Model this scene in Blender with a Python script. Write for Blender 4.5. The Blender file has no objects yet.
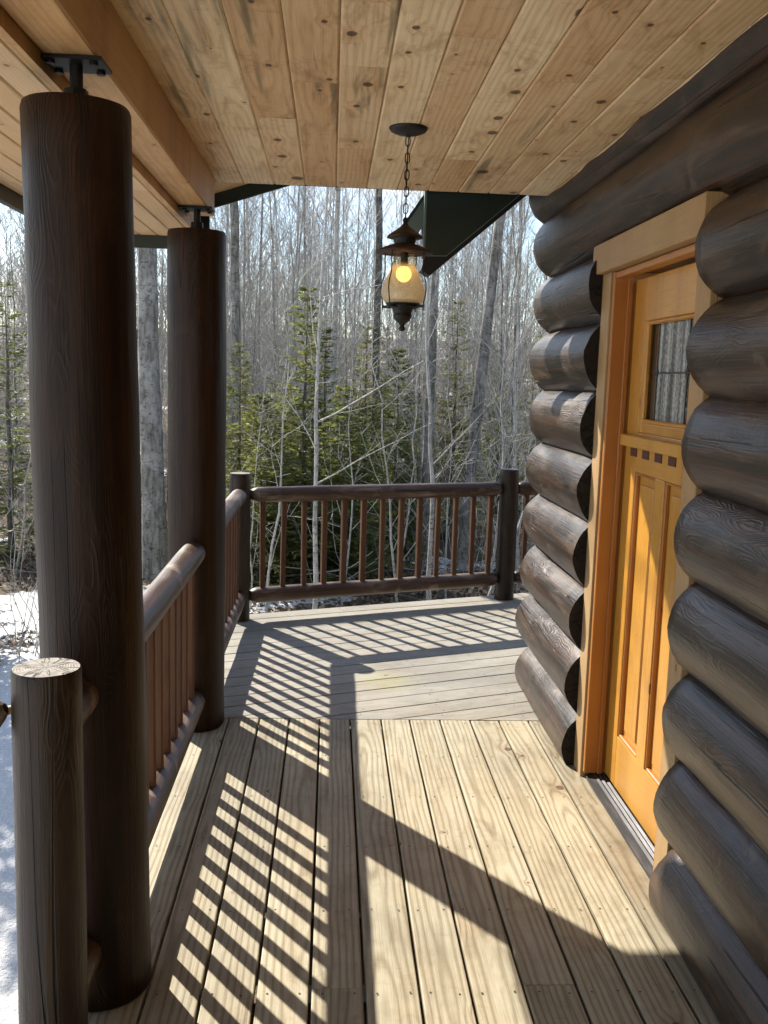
import bpy, math, random
from mathutils import Vector, Matrix, noise as mnoise
random.seed(11)
sc = bpy.context.scene
COL = sc.collection
PI = math.pi

# ------------------------------------------------------------------ helpers
class NT:
    """small wrapper that makes node graphs readable"""
    def __init__(s, mat):
        s.t = mat.node_tree; s.n = s.t.nodes; s.l = s.t.links
    def put(s, sock, v):
        if v is None: return
        if hasattr(v, 'is_linked') or isinstance(v, bpy.types.NodeSocket): s.l.new(v, sock)
        elif isinstance(v, (tuple, list)):
            v = tuple(v)
            if len(sock.default_value) == 4 and len(v) == 3: v = v + (1,)
            sock.default_value = v
        else:
            try: sock.default_value = v
            except TypeError: sock.default_value = (v, v, v)
    def m(s, op, a, b=None, c=None, clamp=False):
        n = s.n.new('ShaderNodeMath'); n.operation = op; n.use_clamp = clamp
        s.put(n.inputs[0], a); s.put(n.inputs[1], b)
        if c is not None: s.put(n.inputs[2], c)
        return n.outputs[0]
    def add(s, a, b): return s.m('ADD', a, b)
    def sub(s, a, b): return s.m('SUBTRACT', a, b)
    def mul(s, a, b): return s.m('MULTIPLY', a, b)
    def frac(s, a): return s.m('FRACT', a)
    def attr(s, name):
        n = s.n.new('ShaderNodeAttribute'); n.attribute_name = name; return n
    def sep(s, v):
        n = s.n.new('ShaderNodeSeparateXYZ'); s.put(n.inputs[0], v); return n.outputs
    def comb(s, x, y, z):
        n = s.n.new('ShaderNodeCombineXYZ')
        for i, v in enumerate((x, y, z)): s.put(n.inputs[i], v)
        return n.outputs[0]
    def vscale(s, v, sc3):
        n = s.n.new('ShaderNodeVectorMath'); n.operation = 'MULTIPLY'
        s.put(n.inputs[0], v); s.put(n.inputs[1], sc3); return n.outputs[0]
    def noise(s, v, scale=1.0, detail=3.0, rough=.55, dist=0.0):
        n = s.n.new('ShaderNodeTexNoise'); s.put(n.inputs['Vector'], v)
        n.inputs['Scale'].default_value = scale; n.inputs['Detail'].default_value = detail
        n.inputs['Roughness'].default_value = rough; n.inputs['Distortion'].default_value = dist
        return n.outputs[0]
    def voro(s, v, scale=1.0, feature='F1'):
        n = s.n.new('ShaderNodeTexVoronoi'); n.feature = feature; s.put(n.inputs['Vector'], v)
        n.inputs['Scale'].default_value = scale; return n.outputs
    def ss(s, x, a, b, o0=0.0, o1=1.0):
        n = s.n.new('ShaderNodeMapRange'); n.interpolation_type = 'SMOOTHSTEP'
        s.put(n.inputs['Value'], x)
        lo, hi = (a, b) if a <= b else (b, a)
        if a > b: o0, o1 = o1, o0
        n.inputs['From Min'].default_value = lo; n.inputs['From Max'].default_value = hi
        n.inputs['To Min'].default_value = o0; n.inputs['To Max'].default_value = o1
        return n.outputs[0]
    def mix(s, f, a, b, mode='MIX'):
        n = s.n.new('ShaderNodeMix'); n.data_type = 'RGBA'; n.blend_type = mode
        s.put(n.inputs[0], f); s.put(n.inputs[6], a); s.put(n.inputs[7], b)
        return n.outputs[2]
    def bump(s, h, strength=.3, dist=.01):
        n = s.n.new('ShaderNodeBump'); n.inputs['Strength'].default_value = strength
        n.inputs['Distance'].default_value = dist; s.put(n.inputs['Height'], h); return n.outputs[0]

def newmat(name, rough=.6, spec=.4, color=None):
    m = bpy.data.materials.new(name); m.use_nodes = True
    nt = NT(m); b = nt.n['Principled BSDF']
    b.inputs['Roughness'].default_value = rough
    b.inputs['Specular IOR Level'].default_value = spec
    if color: b.inputs['Base Color'].default_value = tuple(color) + (1,)
    return m, nt, b

def wood_coords(nt):
    a = nt.attr('wc'); r = nt.attr('wr').outputs['Fac']
    x, y, z = nt.sep(a.outputs['Vector'])[:3]
    return x, y, z, r

def board_wood(name, pale, dark, tint, knot, ring=115., ringamt=.55, knotscale=3.6, knotgate=.35, stain=0., rough=.6,
               bump=.25, spec=.3, wear=None, weararg=.5, tintpow=1.0, fibre=.18, knotr=.012, blotamt=.45, weather=0., moss=None):
    """sawn board: rings of a log cut lengthwise, knots that bend the rings, per-board tint"""
    m, nt, b = newmat(name, rough, spec)
    x, y, z, r = wood_coords(nt)
    ro = nt.mul(r, 61.7)
    wob = nt.noise(nt.comb(nt.add(nt.mul(x, .7), ro), nt.mul(y, 2.5), nt.mul(r, 9.)), 1., 2.)
    wob2 = nt.noise(nt.comb(nt.add(nt.mul(x, 2.6), ro), nt.mul(y, 11.), nt.mul(r, 9.)), 1., 2.)
    kv = nt.comb(nt.add(x, nt.mul(r, 17.3)), nt.add(y, nt.mul(r, 5.1)), nt.mul(r, 31.))
    kn = nt.n.new('ShaderNodeTexVoronoi'); kn.voronoi_dimensions = '2D'; kn.inputs['Scale'].default_value = knotscale
    nt.put(kn.inputs['Vector'], nt.vscale(kv, (1., 1.35, 1.)))
    kd = nt.m('DIVIDE', kn.outputs['Distance'], knotscale)
    kc = nt.sep(kn.outputs['Color'])
    gate = nt.m('GREATER_THAN', kc[0], 1.0 - knotgate)
    ksz = nt.add(nt.mul(nt.mul(kc[1], kc[1]), knotr * 1.3), knotr * .22)
    wob3 = nt.noise(nt.comb(nt.add(nt.mul(x, 38.), ro), nt.mul(y, 55.), nt.mul(r, 9.)), 1., 2.)
    kd = nt.add(kd, nt.add(nt.mul(nt.sub(wob2, .5), .012), nt.mul(nt.sub(wob3, .5), .008)))
    krel = nt.m('DIVIDE', kd, ksz)
    kmask = nt.mul(nt.ss(krel, 1.1, .75), gate)
    khalo = nt.mul(nt.ss(krel, 4.5, .8), gate)
    cv = nt.mul(nt.sub(nt.frac(nt.mul(r, 7.13)), .5), .11)
    depth = nt.add(nt.add(nt.mul(nt.frac(nt.mul(r, 3.71)), .05), .004), nt.mul(nt.sub(wob, .5), .21))
    vv = nt.add(nt.sub(y, cv), nt.mul(nt.sub(wob2, .5), .016))
    rad = nt.m('SQRT', nt.add(nt.mul(vv, vv), nt.mul(depth, depth)))
    rad = nt.add(rad, nt.mul(khalo, .014))
    s = nt.m('SINE', nt.mul(rad, ring * 2 * PI))
    rings = nt.m('POWER', nt.add(nt.mul(s, .5), .5), 2.2)
    fib = nt.noise(nt.comb(nt.add(nt.mul(x, 5.), ro), nt.mul(y, 260.), nt.mul(z, 260.)), 1., 3., .6)
    blot = nt.noise(nt.comb(nt.add(nt.mul(x, 1.6), ro), nt.mul(y, 7.), nt.mul(r, 3.)), 1., 4., .6)
    col = nt.mix(nt.mul(rings, ringamt), pale, dark)
    tf = nt.m('POWER', nt.frac(nt.mul(r, 11.37)), tintpow)
    col = nt.mix(nt.mul(tf, .8), col, nt.mix(1., col, tint, 'MULTIPLY'))
    col = nt.mix(nt.mul(nt.ss(blot, .35, .75), blotamt), col, nt.mix(1., col, (.80, .66, .50), 'MULTIPLY'))
    col = nt.mix(nt.mul(nt.ss(fib, .42, .75), fibre), col, nt.mix(1., col, (.45, .36, .27), 'MULTIPLY'))
    if stain:
        st = nt.noise(nt.comb(nt.add(nt.mul(x, .75), nt.mul(r, 91.)), nt.add(nt.mul(y, 13.), ro), 0.), 1., 4., .62, .4)
        stg = nt.m('GREATER_THAN', nt.frac(nt.mul(r, 23.9)), .40)
        col = nt.mix(nt.mul(nt.mul(nt.ss(st, .53, .66), stg), stain), col, nt.mix(1., col, (.43, .47, .47), 'MULTIPLY'))
    if weather:
        wn = nt.noise(nt.comb(nt.add(nt.mul(x, 3.4), nt.mul(r, 77.)), nt.add(nt.mul(y, 8.), ro), 3.), 1., 7., .72, 1.0)
        wm = nt.noise(nt.comb(nt.add(nt.mul(x, 22.), nt.mul(r, 37.)), nt.add(nt.mul(y, 9.), ro), 5.), 1., 4., .7)
        col = nt.mix(nt.mul(nt.ss(wn, .50, .68), weather), col, nt.mix(1., col, (.64, .56, .47), 'MULTIPLY'))
        col = nt.mix(nt.mul(nt.ss(wm, .56, .70), weather * .55), col, nt.mix(1., col, (.66, .52, .38), 'MULTIPLY'))
        col = nt.mix(nt.mul(nt.ss(wn, .42, .30), weather * .5), col, nt.mix(1., col, (1.18, 1.2, 1.2), 'MULTIPLY'))
    if wear:
        g = nt.n.new('ShaderNodeNewGeometry')
        w = nt.noise(g.outputs['Position'], 1.1, 5., .65)
        w2 = nt.noise(nt.vscale(g.outputs['Position'], (14., 14., 14.)), 1., 4., .7)
        col = nt.mix(nt.mul(nt.ss(nt.add(w, nt.mul(w2, .25)), .5, .8), weararg), col, nt.mix(1., col, wear, 'MULTIPLY'))
    if moss:
        gp = nt.n.new('ShaderNodeNewGeometry').outputs['Position']; px_, py_, _ = nt.sep(gp)[:3]
        dx, dy = nt.m('DIVIDE', nt.sub(px_, moss[0]), .20), nt.m('DIVIDE', nt.sub(py_, moss[1]), .20)
        rr_ = nt.add(nt.m('SQRT', nt.add(nt.mul(dx, dx), nt.mul(dy, dy))), nt.mul(nt.sub(nt.noise(gp, 16., 4., .7), .5), 1.6))
        col = nt.mix(nt.mul(nt.ss(rr_, 1.1, .1), .5), col, (.27, .255, .09))
    col = nt.mix(nt.mul(khalo, .30), col, nt.mix(1., col, (.75, .52, .34), 'MULTIPLY'))
    kcol = nt.mix(nt.ss(krel, .85, .55), nt.vscale(knot, (.45, .4, .35)), knot)
    col = nt.mix(nt.mul(kmask, .85), col, kcol)
    nt.put(b.inputs['Base Color'], col)
    h = nt.add(nt.mul(rings, .35), nt.add(nt.mul(fib, .6), nt.mul(kmask, -.4)))
    nt.put(b.inputs['Normal'], nt.bump(h, bump, .003))
    nt.put(b.inputs['Roughness'], nt.add(rough - .08, nt.mul(fib, .16)))
    return m

def log_wood(name, base, warm, grey, rough=.42, spec=.5, greyamt=.5, crack=1., bump=.5, warmamt=.5):
    """peeled, stained round log: streaks, drying checks, drawknife flats"""
    m, nt, b = newmat(name, rough, spec)
    x, y, z, r = wood_coords(nt)
    ro = nt.mul(r, 47.3)
    P = lambda sx, sy: nt.comb(nt.add(nt.mul(x, sx), ro), nt.add(nt.mul(y, sy), ro), nt.mul(z, sy))
    streak = nt.noise(P(1.6, 34.), 1., 4., .6)
    fine = nt.noise(P(5., 210.), 1., 3., .6)
    patch = nt.noise(P(2.1, 9.), 1., 4., .6, .5)
    patch2 = nt.noise(P(4.5, 8.), 1., 5., .65, .8)
    swirl = nt.noise(P(3.2, 13.), 1., 1., .5, .2)
    flame = nt.m('POWER', nt.add(nt.mul(nt.m('SINE', nt.mul(swirl, 120.)), .5), .5), 3.)
    flmask = nt.ss(nt.noise(P(1.5, 6.), 1., 2.), .50, .66)
    ck = nt.noise(P(.22, 10.), 1., 1.5, .5)
    ckd = nt.m('ABSOLUTE', nt.sub(ck, .5))
    gate = nt.ss(nt.noise(P(1.3, 3.), 1., 1.), .50, .55)
    cmask = nt.mul(nt.mul(nt.ss(ckd, .0065, .0025), gate), crack)
    kn = nt.voro(nt.comb(nt.add(nt.mul(x, 1.5), ro), nt.mul(y, 5.), nt.mul(z, 5.)), 1.)
    kmask = nt.ss(kn['Distance'], .12, .05)
    col = nt.mix(nt.mul(nt.ss(streak, .38, .7), warmamt), base, warm)
    col = nt.mix(nt.mul(nt.ss(patch, .5, .72), greyamt), col, grey)
    col = nt.mix(nt.mul(nt.ss(patch2, .58, .68), greyamt * .5), col, nt.mix(1., grey, (1.5, 1.5, 1.5), 'MULTIPLY'))
    col = nt.mix(nt.mul(nt.mul(flame, flmask), .22), col, nt.mix(1., grey, (1.25, 1.2, 1.15), 'MULTIPLY'))
    col = nt.mix(nt.mul(nt.ss(fine, .45, .75), .35), col, nt.mix(1., col, (.5, .45, .42), 'MULTIPLY'))
    col = nt.mix(nt.mul(kmask, .45), col, nt.mix(1., col, (.4, .34, .3), 'MULTIPLY'))
    col = nt.mix(nt.mul(cmask, .95), col, (.004, .003, .003))
    nt.put(b.inputs['Base Color'], col)
    h = nt.add(nt.add(nt.mul(streak, .8), nt.mul(fine, .35)), nt.add(nt.mul(patch2, .9), nt.mul(cmask, -2.2)))
    h = nt.add(h, nt.mul(nt.mul(flame, flmask), .25))
    nt.put(b.inputs['Normal'], nt.bump(h, bump, .0035))
    nt.put(b.inputs['Roughness'], nt.add(rough - .1, nt.mul(patch, .25)))
    return m

def endgrain(name, c1, c2, crackc, ring=170., rough=.75):
    m, nt, b = newmat(name, rough, .25)
    x, y, z, r = wood_coords(nt)
    rad = nt.m('SQRT', nt.add(nt.mul(y, y), nt.mul(z, z)))
    nz = nt.noise(nt.comb(nt.add(y, r), z, r), 22., 3.)
    rings = nt.add(nt.mul(nt.m('SINE', nt.mul(nt.add(rad, nt.mul(nz, .012)), ring * 6.28)), .5), .5)
    ang = nt.m('ARCTAN2', z, y)
    rays = nt.noise(nt.comb(nt.mul(ang, 2.2), nt.mul(rad, 9.), nt.mul(r, 7.)), 1., 2., .5)
    rd = nt.ss(nt.m('ABSOLUTE', nt.sub(rays, .5)), .030, .008)
    blot = nt.noise(nt.comb(y, z, r), 40., 4., .6)
    col = nt.mix(nt.mul(rings, .6), c1, c2)
    col = nt.mix(nt.ss(blot, .35, .7), col, nt.mix(1., col, (.62, .58, .52), 'MULTIPLY'))
    col = nt.mix(nt.mul(rd, .9), col, crackc)
    nt.put(b.inputs['Base Color'], col)
    nt.put(b.inputs['Normal'], nt.bump(nt.add(nt.mul(rings, .4), nt.mul(rd, -2.)), .5, .003))
    return m

# ---- materials
M = {}
M['ceiling'] = board_wood('ceiling_pine', (.85, .70, .46), (.56, .38, .205), (.66, .47, .31), (.045, .020, .011), ring=50, ringamt=.42,
                          knotscale=4.0, knotgate=.62, stain=1., rough=.5, bump=.12, tintpow=1.1, fibre=.3, knotr=.028, blotamt=.55, weather=.75)
M['soffit'] = board_wood('soffit_pine', (.62, .44, .25), (.45, .28, .14), (.85, .75, .62), (.18, .08, .04), ring=85, ringamt=.3,
                         knotscale=4.2, knotgate=.5, stain=.5, rough=.5, bump=.12, tintpow=1.5, fibre=.12)
M['beam'] = board_wood('beam_pine', (.58, .40, .21), (.38, .23, .105), (.9, .8, .7), (.07, .03, .018), ring=60, ringamt=.4,
                       knotscale=3.2, knotgate=.5, stain=.6, rough=.55, bump=.15, fibre=.3, blotamt=.7, weather=.6, knotr=.02)
M['deck'] = board_wood('weathered_deck_pine', (.49, .44, .315), (.28, .235, .145), (.68, .68, .69), (.085, .05, .03), ring=50, ringamt=.78,
                       knotscale=2.6, knotgate=.55, rough=.66, bump=.4, wear=(.68, .68, .68), weararg=.75, fibre=.42, knotr=.022, weather=.5)
M['deck_far'] = board_wood('grey_deck_pine', (.39, .365, .31), (.275, .25, .205), (.80, .81, .83), (.12, .085, .06), ring=95, ringamt=.42,
                           knotscale=2.2, knotgate=.45, rough=.72, bump=.4, wear=(.66, .68, .70), weararg=.75, fibre=.45, weather=.35, moss=(.33, 5.02))
M['trim'] = board_wood('pale_trim_pine', (.44, .305, .165), (.34, .22, .11), (.9, .85, .75), (.2, .1, .05), ring=80, ringamt=.35,
                       knotscale=2.5, knotgate=.2, rough=.55, bump=.15, wear=(.70, .68, .64), weararg=.4)
M['door'] = board_wood('varnished_door_pine', (.57, .295, .050), (.40, .17, .024), (.80, .70, .58), (.10, .03, .012), ring=60, ringamt=.35,
                       knotscale=2.6, knotgate=.45, rough=.30, bump=.06, spec=.5, fibre=.2, weather=.45, knotr=.018)
M['jamb'] = board_wood('varnished_jamb_pine', (.42, .175, .036), (.31, .105, .018), (.84, .74, .64), (.12, .04, .015), ring=60, ringamt=.35,
                       knotscale=2.2, knotgate=.2, rough=.35, bump=.06, spec=.5, fibre=.1)
M['dentil'] = board_wood('dark_inlay', (.075, .018, .008), (.05, .012, .006), (.9, .9, .9), (.05, .01, .005), ring=60, rough=.4, bump=.05)
M['log'] = log_wood('stained_wall_log', (.0165, .0108, .0068), (.090, .040, .018), (.122, .086, .060), rough=.33, spec=.48, greyamt=.55, warmamt=.55, bump=1.)
M['column'] = log_wood('stained_column_log', (.0125, .0050, .0018), (.044, .0150, .0046), (.036, .0175, .008), rough=.44, spec=.22, greyamt=.5, crack=.8, bump=.8)
M['rail'] = log_wood('stained_rail_log', (.056, .030, .017), (.125, .055, .028), (.29, .225, .175), rough=.38, spec=.45, greyamt=.8, crack=.9, bump=.8)
M['post'] = log_wood('stained_post_log', (.016, .0078, .0034), (.046, .021, .009), (.056, .034, .020), rough=.40, spec=.32, greyamt=.55, crack=1., bump=.9)
M['spindle'] = board_wood('red_brown_spindle', (.135, .060, .028), (.085, .034, .015), (.72, .68, .62), (.03, .012, .008), ring=70, ringamt=.5,
                          knotscale=3., knotgate=.3, rough=.5, bump=.2, fibre=.35)
M['end'] = endgrain('grey_endgrain', (.37, .345, .315), (.235, .21, .18), (.03, .022, .016))
M['enddark'] = endgrain('dark_endgrain', (.020, .014, .011), (.013, .009, .007), (.004, .003, .003))
M['black'], nt, b = newmat('black_iron', .5, .4, (.016, .015, .014))
b.inputs['Metallic'].default_value = .3
M['rust'], nt, b = newmat('rusty_tin', .55, .5)
g = nt.n.new('ShaderNodeTexCoord').outputs['Object']
rn = nt.noise(g, 26., 5., .65)
nt.put(b.inputs['Base Color'], nt.mix(nt.ss(rn, .40, .66), (.020, .013, .010), (.085, .034, .016)))
b.inputs['Metallic'].default_value = .35
M['green'], nt, b = newmat('dark_green_metal', .42, .5)
g = nt.n.new('ShaderNodeTexCoord').outputs['Object']
nt.put(b.inputs['Base Color'], nt.mix(nt.noise(g, 3., 4.), (.007, .014, .008), (.012, .021, .013)))
M['palegreen'], nt, b = newmat('weathered_green_flashing', .5, .4)
nt.put(b.inputs['Base Color'], nt.mix(nt.noise(g if False else nt.n.new('ShaderNodeTexCoord').outputs['Object'], 9., 4.), (.10, .14, .12), (.17, .21, .19)))
M['alu'], nt, b = newmat('dull_threshold_metal', .38, .5)
x, y, z, r = wood_coords(nt)
nt.put(b.inputs['Base Color'], nt.mix(nt.ss(nt.noise(nt.comb(nt.mul(x, 6.), nt.mul(y, 60.), z), 1., 4.), .4, .7), (.028, .026, .026), (.07, .064, .06)))
b.inputs['Metallic'].default_value = .5
M['screw'], nt, b = newmat('deck_screw', .6, .3, (.05, .045, .04))
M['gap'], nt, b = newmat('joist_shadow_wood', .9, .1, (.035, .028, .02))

# seeded amber lantern glass
m = bpy.data.materials.new('seeded_lantern_glass'); m.use_nodes = True; nt = NT(m); nt.n.remove(nt.n['Principled BSDF'])
out = nt.n['Material Output']
co = nt.n.new('ShaderNodeTexCoord').outputs['Object']
vd = nt.voro(co, 150.)['Distance']; nn = nt.noise(co, 90., 3.)
seeds = nt.ss(nt.add(vd, nt.mul(nn, .35)), .62, .40)
zz = nt.sep(co)[2]
band = nt.ss(zz, -.125, -.165)           # the crackled, tinted lower bowl (object origin is at the ceiling)
zt = nt.ss(zz, -.47, -.50)
tr = nt.n.new('ShaderNodeBsdfTransparent'); tr.inputs[0].default_value = (.98, .92, .78, 1)
tl = nt.n.new('ShaderNodeBsdfTranslucent'); tl.inputs[0].default_value = (1., .92, .70, 1)
df = nt.n.new('ShaderNodeBsdfDiffuse'); df.inputs[0].default_value = (.88, .82, .66, 1)
gl = nt.n.new('ShaderNodeBsdfGlossy'); gl.inputs['Roughness'].default_value = .08
bn = nt.bump(nt.add(seeds, nn), .6, .003); nt.put(gl.inputs['Normal'], bn); nt.put(df.inputs['Normal'], bn)
ms1 = nt.n.new('ShaderNodeMixShader'); ms1.inputs[0].default_value = .45
nt.l.new(tl.outputs[0], ms1.inputs[1]); nt.l.new(df.outputs[0], ms1.inputs[2])
ms2 = nt.n.new('ShaderNodeMixShader'); nt.put(ms2.inputs[0], nt.mul(zt, nt.add(.58, nt.mul(seeds, .22))))
nt.l.new(tr.outputs[0], ms2.inputs[1]); nt.l.new(ms1.outputs[0], ms2.inputs[2])
fr = nt.n.new('ShaderNodeFresnel'); fr.inputs['IOR'].default_value = 1.45; nt.put(fr.inputs['Normal'], bn)
ms3 = nt.n.new('ShaderNodeMixShader'); nt.put(ms3.inputs[0], nt.mul(fr.outputs[0], .8))
nt.l.new(ms2.outputs[0], ms3.inputs[1]); nt.l.new(gl.outputs[0], ms3.inputs[2])
nt.l.new(ms3.outputs[0], out.inputs['Surface'])
M['lampglass'] = m
m = bpy.data.materials.new('lit_bulb'); m.use_nodes = True; nt = NT(m); b = nt.n['Principled BSDF']
b.inputs['Emission Color'].default_value = (1., .55, .13, 1); b.inputs['Emission Strength'].default_value = 2.4
M['bulb'] = m
# leaded door glass: textured strips, the dark room and a brown reflection painted in
m, nt, b = newmat('leaded_door_glass', .1, .6)
x, y, z, r = wood_coords(nt)      # x = up, y = across
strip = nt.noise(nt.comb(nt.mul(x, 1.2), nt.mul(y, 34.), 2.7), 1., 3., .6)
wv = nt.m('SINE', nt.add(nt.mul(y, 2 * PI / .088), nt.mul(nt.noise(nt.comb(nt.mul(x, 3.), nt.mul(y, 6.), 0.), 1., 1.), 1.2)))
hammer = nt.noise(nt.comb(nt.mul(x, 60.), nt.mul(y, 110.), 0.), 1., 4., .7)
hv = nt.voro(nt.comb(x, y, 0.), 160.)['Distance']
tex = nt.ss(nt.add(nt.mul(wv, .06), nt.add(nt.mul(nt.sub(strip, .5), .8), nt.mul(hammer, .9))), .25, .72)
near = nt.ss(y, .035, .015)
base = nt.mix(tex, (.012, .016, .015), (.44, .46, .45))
base = nt.mix(near, (.035, .024, .016), base)  # brown reflection painted over the left strip
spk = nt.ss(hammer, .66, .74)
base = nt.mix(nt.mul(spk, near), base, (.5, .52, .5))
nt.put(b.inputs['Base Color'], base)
nt.put(b.inputs['Normal'], nt.bump(nt.add(nt.mul(hammer, near), nt.mul(hv, near)), .5, .003))
M['doorglass'] = m
M['lead'], nt, b = newmat('lead_came', .45, .5, (.06, .055, .05)); b.inputs['Metallic'].default_value = .6
# vegetation and ground
def bark(name, c1, c2, c3, sc_=1.):
    m, nt, b = newmat(name, .85, .2)
    co = nt.n.new('ShaderNodeTexCoord').outputs['Object']
    n1 = nt.noise(nt.vscale(co, (22. * sc_, 22. * sc_, 5. * sc_)), 1., 5., .65)
    n2 = nt.noise(nt.vscale(co, (3., 3., 2.2)), 1., 4., .65)
    n3 = nt.noise(nt.vscale(co, (14., 14., 34.)), 1., 3., .6)
    col = nt.mix(nt.ss(n1, .36, .64), c1, c2)
    col = nt.mix(nt.mul(nt.ss(n2, .48, .62), .75), col, c3)
    col = nt.mix(nt.mul(nt.ss(n3, .56, .66), .8), col, nt.mix(1., col, (.32, .30, .29), 'MULTIPLY'))
    oi = nt.n.new('ShaderNodeObjectInfo').outputs['Random']
    col = nt.mix(nt.mul(oi, .5), col, nt.mix(1., col, (.55, .53, .52), 'MULTIPLY'))
    nt.put(b.inputs['Base Color'], col)
    nt.put(b.inputs['Normal'], nt.bump(n1, .8, .02))
    return m
M['bark'] = bark('grey_maple_bark', (.13, .12, .105), (.30, .28, .25), (.42, .40, .37))
M['barkpale'] = bark('pale_sapling_bark', (.34, .32, .285), (.58, .55, .50), (.66, .64, .60), 2.)
M['barkdark'] = bark('dark_bark', (.085, .076, .066), (.20, .18, .16), (.27, .255, .23), 1.4)
M['twig'] = bark('grey_twigs', (.30, .28, .25), (.50, .475, .44), (.58, .56, .53), 1.)
m, nt, b = newmat('fir_needles', .6, .25)
co = nt.n.new('ShaderNodeTexCoord').outputs['Object']
oi = nt.n.new('ShaderNodeObjectInfo').outputs['Random']
nn = nt.noise(co, 3.2, 3.); n2 = nt.noise(co, 40., 2.)
col = nt.mix(nt.ss(nn, .3, .7), (.115, .125, .052), (.250, .245, .105))
col = nt.mix(nt.ss(n2, .4, .7), col, nt.mix(1., col, (1.35, 1.3, 1.1), 'MULTIPLY'))
col = nt.mix(nt.mul(oi, .7), col, nt.mix(1., col, (.62, .80, .85), 'MULTIPLY'))
nt.put(b.inputs['Base Color'], col)
t = nt.n.new('ShaderNodeBsdfTranslucent'); nt.put(t.inputs[0], nt.mix(1., col, (1.35, 1.35, .8), 'MULTIPLY'))
mx = nt.n.new('ShaderNodeMixShader'); mx.inputs[0].default_value = .5
nt.l.new(b.outputs[0], mx.inputs[1]); nt.l.new(t.outputs[0], mx.inputs[2]); nt.l.new(mx.outputs[0], nt.n['Material Output'].inputs[0])
M['needle'] = m
m, nt, b = newmat('leaf_litter_and_snow', .85, .2)
g = nt.n.new('ShaderNodeNewGeometry').outputs['Position']
gx, gy, gz = nt.sep(g)[:3]
n1 = nt.noise(g, 9., 5., .7); n2 = nt.noise(g, 38., 4., .7); n3 = nt.noise(nt.vscale(g, (.42, .42, 0.)), 1., 5., .55)
v1 = nt.voro(g, 17.)
lit = nt.mix(nt.ss(n1, .35, .65), (.075, .052, .034), (.20, .145, .095))
lit = nt.mix(nt.mul(nt.ss(n2, .5, .7), .6), lit, (.30, .235, .165))
lit = nt.mix(nt.mul(nt.sep(v1['Color'])[0], .5), lit, nt.mix(1., lit, (.45, .40, .36), 'MULTIPLY'))
yard = nt.mul(nt.ss(gy, 11.9, 11.2), nt.ss(gx, .6, -1.5))          # open snowy yard beside the porch
nsn = nt.add(nt.add(n3, nt.mul(nt.sub(n1, .5), .10)), nt.mul(yard, .22))
snow = nt.mul(nt.ss(nsn, .585, .600), nt.sub(1., nt.mul(nt.ss(gx, -.95, -.75), nt.ss(gy, 7.6, 7.3))))
nt.put(b.inputs['Base Color'], nt.mix(snow, lit, nt.mix(nt.ss(n2, .3, .8), (.83, .815, .79), (.72, .705, .685))))
nt.put(b.inputs['Normal'], nt.bump(nt.add(n2, nt.mul(snow, .6)), .7, .04))
M['ground'] = m
m, nt, b = newmat('dry_leaves', .8, .2)
oi = nt.n.new('ShaderNodeNewGeometry').outputs['Position']
c = nt.sep(nt.voro(oi, 9.)['Color'])
nt.put(b.inputs['Base Color'], nt.mix(c[0], (.085, .052, .03), nt.mix(c[1], (.27, .19, .12), (.36, .28, .19))))
M['leaf'] = m

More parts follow.
